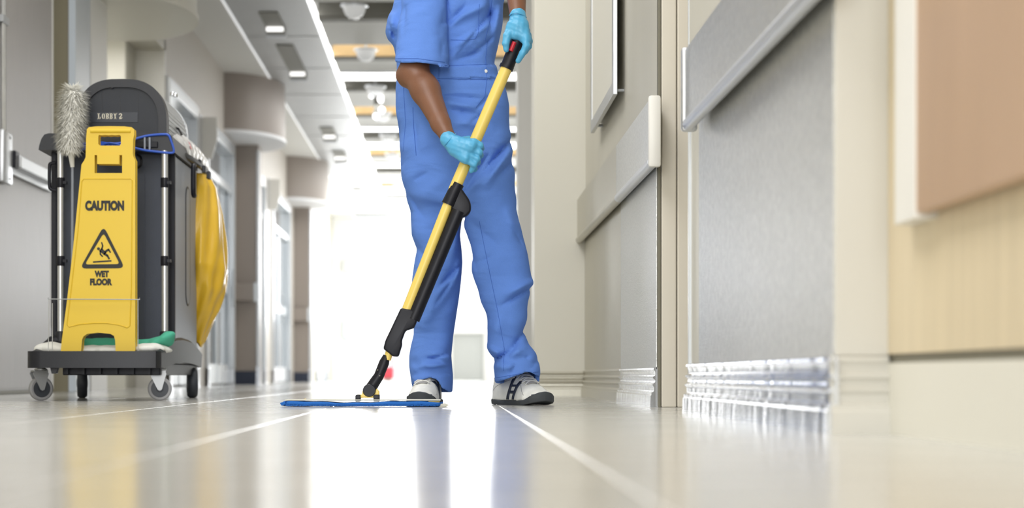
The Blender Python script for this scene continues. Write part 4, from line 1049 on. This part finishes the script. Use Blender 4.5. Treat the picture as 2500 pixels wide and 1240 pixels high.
def cov(X, Y, Z):
    PX = VX + X * F / Y; PY = VY - (Z - H) * F / Y
    t = torso.f(X, Y, Z, 2.3)
    t = smax(t, -(Z - zof(500)), .03); t = smax(t, Z - zof(-78), .03)
    a = legL.f(X, Y, Z, 2.25); b = legR.f(X, Y, Z, 2.25)
    a = smax(a, Z - zof(385), .05); b = smax(b, Z - zof(385), .05)
    # hems
    hemL = np.interp(PX, [1000, 1012, 1024, 1050, 1066, 1078, 1092], [940, 937, 925, 921, 928, 948, 957])
    a = np.maximum(a, (PY - np.where(Y < 6.39, hemL, 958)) * .0014)
    hemR = np.interp(PX, [1205, 1213, 1240, 1295, 1316], [931, 930, 921, 909, 918])
    b = np.maximum(b, (PY - np.where(Y < 6.28, hemR, 934)) * .0014)
    # hollow cuffs
    ai = np.maximum(legL.f(X, Y, Z, 2.25, shrink=.015), -(PY - 912) * .0014); bi = np.maximum(legR.f(X, Y, Z, 2.25, shrink=.015), -(PY - 908) * .0014)
    a = np.maximum(a, -ai); b = np.maximum(b, -bi)
    legs = smin(a, b, .012)
    f = smin(t, legs, .03)
    # near sleeve : elliptical cone
    fs = capsule(X, Y, Z, SL0, SL1, .080, .0865)
    fs = np.maximum(fs, (PY - (152 + (PX - 962) * .04)) * .0014)
    fi = np.maximum(capsule(X, Y, Z, SL0, SL1, .066, .0725), -(PY - 110) * .0014)
    fs = np.maximum(fs, -fi)
    f = smin(f, fs, .010)
    fs2 = capsule(X, Y, Z, P(1196, -42, 6.40), P(1238, -112, 6.22), .076, .072); f = smin(f, fs2, .03)
    f = smin(f, capsule(X, Y, Z, P(1060, -60, 6.34), P(1180, -60, 6.36), .07, .07), .04)
    # folds
    d = np.zeros_like(f); front = np.clip((6.36 - Y) / .04, 0, 1)
    near = np.abs(f) < .03
    px, py = PX[near], PY[near]; acc = np.zeros_like(px)
    for x0, y0, x1, y1, am, w in folds:
        dx, dy = x1 - x0, y1 - y0; L2 = dx * dx + dy * dy; t_ = np.clip(((px - x0) * dx + (py - y0) * dy) / L2, 0, 1)
        dd = (px - x0 - t_ * dx) ** 2 + (py - y0 - t_ * dy) ** 2
        acc += am * .001 * (np.exp(-np.sqrt(dd) / (w * .75)) if am > 0 else np.exp(-dd / (w * w))) * (0.35 + .65 * np.sin(PI * np.clip(t_ * .9 + .1, 0, 1)))
    acc += .0016 * np.sin(px / 23. + py / 41. + 2 * np.sin(py / 60.)) * np.sin(py / 37. - px / 60.)
    # waistband
    band = ((py > 160) & (py < 190) & (px > 1070)).astype(float); acc -= .0022 * band
    acc *= 3.3
    thin = ((py > 876) | ((px < 1094) & (py < 158) & (py > 60)))
    acc = np.where(thin, np.clip(acc, -.012, .0022), acc)
    d[near] = acc; return f + d * front
v, f = sdf_mesh(cov, (-.26, 6.02, .03), (.38, 6.55, 1.68), .0052)
cv = mesh_np('coverall', v, f, 'cloth', pr, 1)
BV = bvh_of(cv)
def surf_line(pts, r, nm, m, parent=cv, off=.0012, step=6, flat=.5, bv=None):
    out_ = []
    for i in range(len(pts) - 1):
        (x0, y0), (x1, y1) = pts[i], pts[i + 1]; n_ = max(2, int(math.hypot(x1 - x0, y1 - y0) / step))
        for k in range(n_ + (i == len(pts) - 2)):
            t_ = k / n_; h, nn_ = hit_px(bv or BV, x0 + (x1 - x0) * t_, y0 + (y1 - y0) * t_)
            if h is not None: out_.append(h + (Vector((0, 0, H)) - h).normalized() * off)
    if len(out_) < 2: return None
    WL.setdefault(parent.name, Vector((0, 0, 0)))
    mb = MB().tube(out_, r, 6)
    me_o = mb.build(nm, m, None, smooth=60); me_o.parent = parent; me_o.matrix_parent_inverse = parent_inv(parent); return me_o
def parent_inv(o):
    # world matrix of o is pure identity for parts whose mesh is in world space
    return Matrix.Identity(4) if True else None
seams = [[(1072, 160), (1130, 159), (1190, 157)], [(1068, 192), (1130, 193), (1190, 194)], [(1190, 100), (1186, 140), (1188, 196), (1184, 235), (1162, 262)], [(1201, 0), (1196, 50), (1184, 100)],
         [(1100, 97), (1135, 98), (1160, 95), (1168, 80), (1170, 10)], [(1008, 262), (1009, 300), (1016, 380)], [(1170, 540), (1190, 640), (1215, 760), (1231, 850), (1229, 905)], [(966, 143), (1020, 143), (1086, 152)],
         [(985, 212), (990, 300), (984, 370)], [(1070, 197), (1075, 198)], [(1212, 922), (1260, 914), (1314, 908)], [(1080, 440), (1060, 600)][:0]]
for s_ in seams:
    if len(s_) > 1: surf_line(s_, .0009, 'seam', 'seam', off=.0006)
h_, _ = hit_px(BV, 1186, 174)
if h_ is not None:
    o = MB().lathe([(.005, 0), (.006, -.002), (.003, -.003)], h_, 'y', 14).build('button', 'lace', None); o.parent = cv
# trouser tag on back pocket edge
# ---- body: head, neck, arms (one mesh)
EL, WR = P(1010, 178, 6.13), P(1099, 345, 5.965)
UH = P(1044, -42, 6.24)
E2, W2 = P(1252, -150, 6.12), P(1264, 42, 5.97)
S2 = P(1196, -42, 6.40)
HC = Vector((P(1150, 0, 6.30).x, 6.28, 1.70))
def body(X, Y, Z):
    f = capsule(X, Y, Z, UH, EL, .052, .046)
    mid = EL.lerp(WR, .28) + Vector((.006, 0, .004))
    f = smin(f, capsule(X, Y, Z, EL, mid, .045, .0465), .025)
    f = smin(f, capsule(X, Y, Z, mid, EL.lerp(WR, .75), .0465, .031), .02)
    f = smin(f, capsule(X, Y, Z, EL.lerp(WR, .75), WR, .031, .0235), .015)
    f = smin(f, capsule(X, Y, Z, P(992, 192, 6.15), P(985, 185, 6.15), .028, .026), .02)
    # muscle ridge
    f = smin(f, capsule(X, Y, Z, P(1045, 200, 6.10), P(1080, 285, 6.03), .020, .014), .02)
    g = capsule(X, Y, Z, S2, E2, .052, .045); g = smin(g, capsule(X, Y, Z, E2, E2.lerp(W2, .35), .045, .042), .02); g = smin(g, capsule(X, Y, Z, E2.lerp(W2, .35), W2, .042, .0255), .02)
    f = np.minimum(f, g)
    # torso core and legs inside clothes
    tz = capsule(X, Y, Z, P(1110, -50, 6.34), P(1110, 380, 6.34), .085, .09); tz = smin(tz, capsule(X, Y, Z, P(1050, -45, 6.30), P(1190, -45, 6.38), .055, .055), .05)
    f = smin(f, tz, .03)
    f = smin(f, capsule(X, Y, Z, P(1065, 400, 6.37), P(1062, 640, 6.40), .07, .052), .03); f = smin(f, capsule(X, Y, Z, P(1062, 640, 6.40), P(1044, 930, 6.455), .05, .034), .02)
    f = smin(f, capsule(X, Y, Z, P(1175, 400, 6.33), P(1225, 640, 6.30), .07, .052), .03); f = smin(f, capsule(X, Y, Z, P(1225, 640, 6.30), P(1238, 930, 6.375), .05, .034), .02)
    # neck, head
    f = smin(f, capsule(X, Y, Z, Vector((HC.x - .03, 6.34, 1.46)), Vector((HC.x - .01, 6.31, 1.60)), .058, .056), .03)
    hd_ = ellipsoid(X, Y, Z, HC + Vector((0, .012, .02)), (.076, .097, .105)); hd_ = smin(hd_, ellipsoid(X, Y, Z, HC + Vector((0, -.03, -.06)), (.056, .058, .058)), .03)
    hd_ = smin(hd_, capsule(X, Y, Z, HC + Vector((0, -.083, .01)), HC + Vector((0, -.106, -.03)), .008, .014), .012)
    for s in (-1, 1):
        hd_ = smin(hd_, ellipsoid(X, Y, Z, HC + Vector((s * .078, .01, -.01)), (.010, .022, .032)), .008)
        hd_ = smax(hd_, -ellipsoid(X, Y, Z, HC + Vector((s * .032, -.098, .012)), (.018, .014, .010)), .01)
    hd_ = smin(hd_, capsule(X, Y, Z, HC + Vector((-.022, -.088, -.058)), HC + Vector((.022, -.088, -.058)), .008, .008), .006)
    return smin(f, hd_, .02)
v, f = sdf_mesh(body, (-.22, 5.90, .02), (.34, 6.56, 1.84), .0065)
bd = mesh_np('body', v, f, 'skin', pr, 1, label='bare brown forearms below the short sleeves')
for s in (-1, 1):
    c = HC + Vector((s * .032, -.081, .010)); MB().lathe([(.0055, 0), (.0045, -.001)], c + Vector((0, -.0115, 0)), 'y', 12).build('pupil', 'hair', pr); MB().lathe([(.002, -.012), (.009, -.008), (.0118, 0), (.009, .008), (.002, .012)], c, 'y', 14).build('eye', 'eye', pr, smooth=60)
def hairf(X, Y, Z):
    h = ellipsoid(X, Y, Z, HC + Vector((0, .022, .03)), (.082, .100, .106)); return np.maximum(h, -(Z - HC.z - .02 + np.clip(-(Y - HC.y + .01), -.08, .06) * -.9 + .0))
v, f = sdf_mesh(hairf, (HC.x - .12, 6.1, 1.6), (HC.x + .12, 6.46, 1.88), .008); mesh_np('hair', v, f, 'hair', pr, 1)

# ---- gloves
def chain(X, Y, Z, pts, rs, k=.004):
    f = None
    for i in range(len(pts) - 1):
        c = capsule(X, Y, Z, pts[i], pts[i + 1], rs[i], rs[i + 1]); f = c if f is None else smin(f, c, k)
    return f
PP = Vector((-.385, 0, -.923))    # pole direction downwards
def glove1(X, Y, Z):
    # wrist and palm : back of the hand faces the camera
    f = chain(X, Y, Z, [P(1094, 340, 5.965), P(1112, 356, 5.955)], [.0265, .029])
    palm = capsule(X, Y, Z, P(1118, 352, 5.940), P(1148, 358, 5.925), .024, .019)
    palm = smin(palm, capsule(X, Y, Z, P(1116, 366, 5.945), P(1136, 386, 5.930), .025, .019), .02)
    palm = smin(palm, capsule(X, Y, Z, P(1125, 355, 5.943), P(1158, 350, 5.93), .02, .016), .015)
    f = smin(f, palm, .018)
    mc = [(1158, 348), (1153, 363), (1146, 378), (1138, 391)]
    pip = [(1172, 355), (1170, 372), (1165, 388), (1157, 401)]
    back = [(1174, 362), (1172, 379), (1166, 396), (1158, 412)]
    for i in range(4):
        r = [.0112, .0114, .0112, .0104][i]
        fg = chain(X, Y, Z, [P(*mc[i], 5.928), P(*pip[i], 5.930), P(back[i][0], back[i][1], 5.968), P(back[i][0] - 16, back[i][1] - 2, 6.000), P(back[i][0] - 34, back[i][1] - 8, 5.996)], [r, r, r * .95, r * .9, r * .8], .004)
        f = smin(f, fg, .0045)
    # lowest finger extending along the pole
    f = smin(f, chain(X, Y, Z, [P(1146, 392, 5.93), P(1157, 402, 5.935), P(1151, 417, 5.945)], [.0105, .0105, .0085]), .004)
    # thumb behind pole, upper side
    f = smin(f, chain(X, Y, Z, [P(1122, 346, 5.955), P(1142, 341, 5.99), P(1160, 352, 6.002)], [.015, .0125, .010]), .008)
    f = f + .0007 * np.sin(X * 260 + Z * 190) * np.sin(Z * 240 - X * 90)
    return f
v, f = sdf_mesh(glove1, (-.04, 5.89, .74), (.13, 6.04, .94), .0024)
gv = mesh_np('glove', v, f, 'glove', pr, 1, label='blue glove of the lower hand gripping the middle of the pole')
cuff = [P(1084, 356, 5.957), P(1088, 351, 5.936), P(1098, 340, 5.930), P(1108, 331, 5.944), P(1112, 327, 5.968), P(1106, 334, 5.990), P(1094, 347, 5.992), P(1085, 356, 5.974), P(1084, 356, 5.957)]
MB().tube(smooth_path(cuff, 4), .0022, 6).build('glove_cuff', 'glove', pr, smooth=60)
def glove2(X, Y, Z):
    f = chain(X, Y, Z, [P(1264, 38, 5.97), P(1265, 58, 5.965)], [.0265, .029])
    palm = capsule(X, Y, Z, P(1256, 68, 5.955), P(1258, 84, 5.95), .022, .017); palm = smin(palm, capsule(X, Y, Z, P(1272, 66, 5.955), P(1284, 96, 5.950), .024, .0185), .02)
    f = smin(f, palm, .02)
    f = smin(f, chain(X, Y, Z, [P(1250, 66, 5.96), P(1239, 88, 5.945), P(1235, 106, 5.940), P(1236, 121, 5.945)], [.018, .014, .0115, .0095]), .010)   # thumb
    # index finger down the right side of the grip
    f = smin(f, chain(X, Y, Z, [P(1283, 92, 5.944), P(1285, 112, 5.938), P(1275, 131, 5.942), P(1265, 149, 5.952)], [.0135, .0120, .0105, .0085]), .006)
    for i, (dx, dy) in enumerate(((1, 0), (3, -10), (1, -20))):
        r = [.0115, .011, .010][i]; d0 = 5.958 + .016 * (i + 1)
        f = smin(f, chain(X, Y, Z, [P(1286 + dx, 94 + dy, d0 - .01), P(1289 + dx, 112 + dy, d0), P(1279 + dx, 126 + dy, d0 + .014), P(1262, 122 + dy, 6.006), P(1250, 116 + dy, 6.004)], [r, r, r * .95, r * .9, r * .8]), .0045)
    return f + .0007 * np.sin(X * 250 + Z * 170) * np.sin(Z * 230 - X * 80)
v, f = sdf_mesh(glove2, (.15, 5.89, 1.09), (.30, 6.06, 1.32), .0024)
mesh_np('glove', v, f, 'glove', pr, 1, label='blue glove of the upper hand over the end of the handle')
cuff = [P(1244, 38, 5.965), P(1250, 33, 5.944), P(1262, 31, 5.938), P(1276, 36, 5.945), P(1285, 43, 5.968), P(1276, 40, 5.993), P(1262, 34, 5.998), P(1248, 37, 5.988), P(1244, 38, 5.965)]
MB().tube(smooth_path(cuff, 4), .0022, 6).build('glove_cuff', 'glove', pr, smooth=60)

# ---- sneakers (local x = forward, y = left, z up)
def sneaker(x, y, ang, lab, mirror=1):
    T = Matrix.Translation((x, y, 0)) @ Matrix.Rotation(ang, 4, 'Z') @ Matrix.Diagonal((1.09, 1.09 * mirror, 1.04, 1))
    L = .285
    xs_ = [-.10, -.085, -.04, .02, .07, .12, .16, .180, .186]
    wl_ = [.010, .034, .038, .037, .044, .049, .042, .022, .004]
    tp = [.088, .112, .122, .116, .092, .066, .052, .042, .03]
    def fn(X, Y, Z):
        w = np.interp(X, xs_, wl_); t_ = np.interp(X, xs_, tp); cyv = .006 * np.sin((X + .1) * 9)
        zz = np.clip(Z / t_, -1, 2); narrowing = 1 - .45 * np.clip(zz, 0, 1.2) ** 2.4
        u = (Y - cyv) / (w * narrowing + .001); f = (np.abs(u) - 1) * w * .8
        f = smax(f, (Z - t_) * .8, .022); f = smax(f, .014 - Z, .004); f = smax(f, -(X + .098), .02); f = smax(f, X - .184, .02)
        # opening
        op = ellipsoid(X, Y, Z, (-.045, 0, .140), (.040, .025, .045)); f = smax(f, -op, .006)
        f += .0012 * np.sin(X * 120 + Y * 50) * np.sin(Y * 130 + X * 40) * (X > .08)
        return f
    v, f = sdf_mesh(fn, (-.12, -.07, 0.0), (.21, .07, .135), .0045)
    me = None
    sh_ = mesh_np('sneaker', v, f, 'shoe', None, 2, label=lab)
    for q in sh_.data.vertices: q.co = T @ q.co
    if mirror < 0: sh_.data.flip_normals()
    sh_.parent = pr; sh_.matrix_parent_inverse = Matrix.Translation(-world_loc(pr))
    # sole
    outl = []
    N_ = 60
    for i in range(N_ + 1):
        X = -.104 + .296 * i / N_; outl.append((X, np.interp(X, [-.104, -.095, -.06, 0, .06, .12, .165, .186, .192], [.006, .030, .041, .037, .044, .051, .044, .024, .004])))
    ring_ = [(a, b + .006 * math.sin((a + .1) * 9)) for a, b in outl] + [(a, -b + .006 * math.sin((a + .1) * 9)) for a, b in reversed(outl)]
    n_ = len(ring_)
    def lift(X): return max(0, (X - .10) / .09) ** 2 * .014
    def topz(X): return .013 + lift(X) * 1.5 + .006 * max(0, (-X - .03) / .07) + max(0, (X - .13) / .06) * .008
    vs = [T @ Vector((a * .99, b * .95, .0005 + lift(a))) for a, b in ring_] + [T @ Vector((a, b, .006 + lift(a))) for a, b in ring_] + [T @ Vector((a, b, topz(a))) for a, b in ring_] + [T @ Vector((a * .97, b * .93, topz(a) + .002)) for a, b in ring_]
    fs = [tuple(range(n_ - 1, -1, -1)), tuple(range(3 * n_, 4 * n_))]
    for r_ in range(3):
        for i in range(n_): fs.append((r_ * n_ + i, r_ * n_ + (i + 1) % n_, (r_ + 1) * n_ + (i + 1) % n_, (r_ + 1) * n_ + i))
    def sub(o): o.parent = sh_; return o
    sub(MB().add(vs, fs).build('sole', 'sole', None, smooth=50))
    # toe guard : dark band climbing over the toe
    bm_v = bvh_local(sh_)
    inv = T.inverted()
    def onshoe(X, Y, Z, d, off=.002):
        o_ = T @ Vector((X, Y, Z)); dd = (T.to_3x3() @ Vector(d)).normalized(); h = bm_v.ray_cast(o_, dd, .3)
        return (h[0] - dd * off) if h[0] is not None else None
    def patch(rows_, nm, m, th=.002):
        vs = []; fs = []; nc = len(rows_[0])
        for r_ in rows_:
            for q in r_: vs.append(q)
        for i in range(len(rows_) - 1):
            for k in range(nc - 1):
                q = (i * nc + k, i * nc + k + 1, (i + 1) * nc + k + 1, (i + 1) * nc + k)
                if all(vs[j] is not None for j in q): fs.append(q)
        idx = {}; vv = []; ff = []
        for q in fs:
            for j in q:
                if j not in idx: idx[j] = len(vv); vv.append(vs[j])
            ff.append(tuple(idx[j] for j in q))
        if not ff: return
        o_ = MB().add(vv, ff).build(nm, m, None, smooth='all'); sd = o_.modifiers.new('thick', 'SOLIDIFY'); sd.thickness = th; sd.offset = 0; sub(o_)
    rows_ = []
    for i in range(9):
        a = math.radians(-38 + 76 * i / 8); row = []
        for k in range(6):
            z = .016 + .022 * k / 5 * math.cos(a * .8); c0 = Vector((.10, .004, z)); row.append(onshoe(c0.x + .16 * math.cos(a), .004 + .12 * math.sin(a), z, (-math.cos(a) * .16, -math.sin(a) * .12, 0)))
        rows_.append(row)
    patch(rows_, 'toe_guard', 'sole')
    # side stripes, an H of two bands with bars, both sides
    for s in (-1, 1):
        def band(p0, p1, w, nm='side_stripe'):
            rows_ = []
            for i in range(7):
                t_ = i / 6; X = p0[0] + (p1[0] - p0[0]) * t_; Z = p0[1] + (p1[1] - p0[1]) * t_
                rows_.append([onshoe(X + w * q, s * .12, Z, (0, -s, 0), .0018) for q in (-1, 0, 1)])
            patch(rows_, nm, 'navy')
        band((.016, .018), (.046, .092), .0075); band((.056, .018), (.084, .078), .0075)
        for z0_, z1_, xa, xb in ((.038, .047, .026, .068), (.060, .067, .036, .076)):
            rows_ = [[onshoe(xa + (xb - xa) * q / 5, s * .12, zz, (0, -s, 0), .0016) for q in range(6)] for zz in (z0_, z1_)]
            patch(rows_, 'side_stripe', 'navy')
        for path_ in ([(-.085, .040), (-.06, .060), (-.02, .072), (.03, .085)], [(.09, .066), (.11, .045), (.13, .030)], [(-.09, .085), (-.05, .095), (-.02, .105)]):
            q_ = []
            for j in range(len(path_) - 1):
                for e in range(5):
                    a_ = path_[j]; b_ = path_[j + 1]; h_ = onshoe(a_[0] + (b_[0] - a_[0]) * e / 5, s * .12, a_[1] + (b_[1] - a_[1]) * e / 5, (0, -s, 0), .0004)
                    if h_ is not None: q_.append(h_)
            if len(q_) > 2: sub(MB().tube(q_, .0009, 5).build('stitching', 'wheelgrey', None))
    # tongue and laces
    rows_ = []
    for i in range(7):
        X = .010 + .105 * i / 6; rows_.append([onshoe(X, q, .2, (0, 0, -1), .003) for q in (-.017, -.009, 0, .009, .017)])
    patch(rows_, 'tongue', 'wheelgrey', .003)
    for i in range(12):
        X = .014 + .018 * (i // 2); sg_ = 1 if i % 2 else -1; pts_ = [onshoe(X + sg_ * q * .30, q, .2, (0, 0, -1), .005 + .0015 * (i % 2)) for q in (-.025, -.015, -.005, .005, .015, .025)]
        pts_ = [q for q in pts_ if q is not None]
        if len(pts_) > 2: sub(MB().tube(pts_, .0027, 6).build('lace', 'lace', None, smooth=60))
    c = T @ Vector((.0, 0, .112))
    lp = smooth_path([c, c + Vector((-.012, -.012, .008)), c + Vector((-.026, -.016, -.002)), c + Vector((-.010, -.018, -.006)), c], 4); sub(MB().tube(lp, .0025, 6).build('lace', 'lace', None, smooth=60))
    return sh_
def bvh_local(o): return BVHTree.FromPolygons([v.co.copy() for v in o.data.vertices], [tuple(p.vertices) for p in o.data.polygons])
sneaker(P(1255, 0, 6.33).x, 6.335, math.radians(-62), 'white sneaker with dark stripes on the right, toe turned outward')
sneaker(P(1043, 0, 6.42).x, 6.40, math.radians(-98), 'white sneaker with dark toe standing just behind the mop pad')
print('script done')
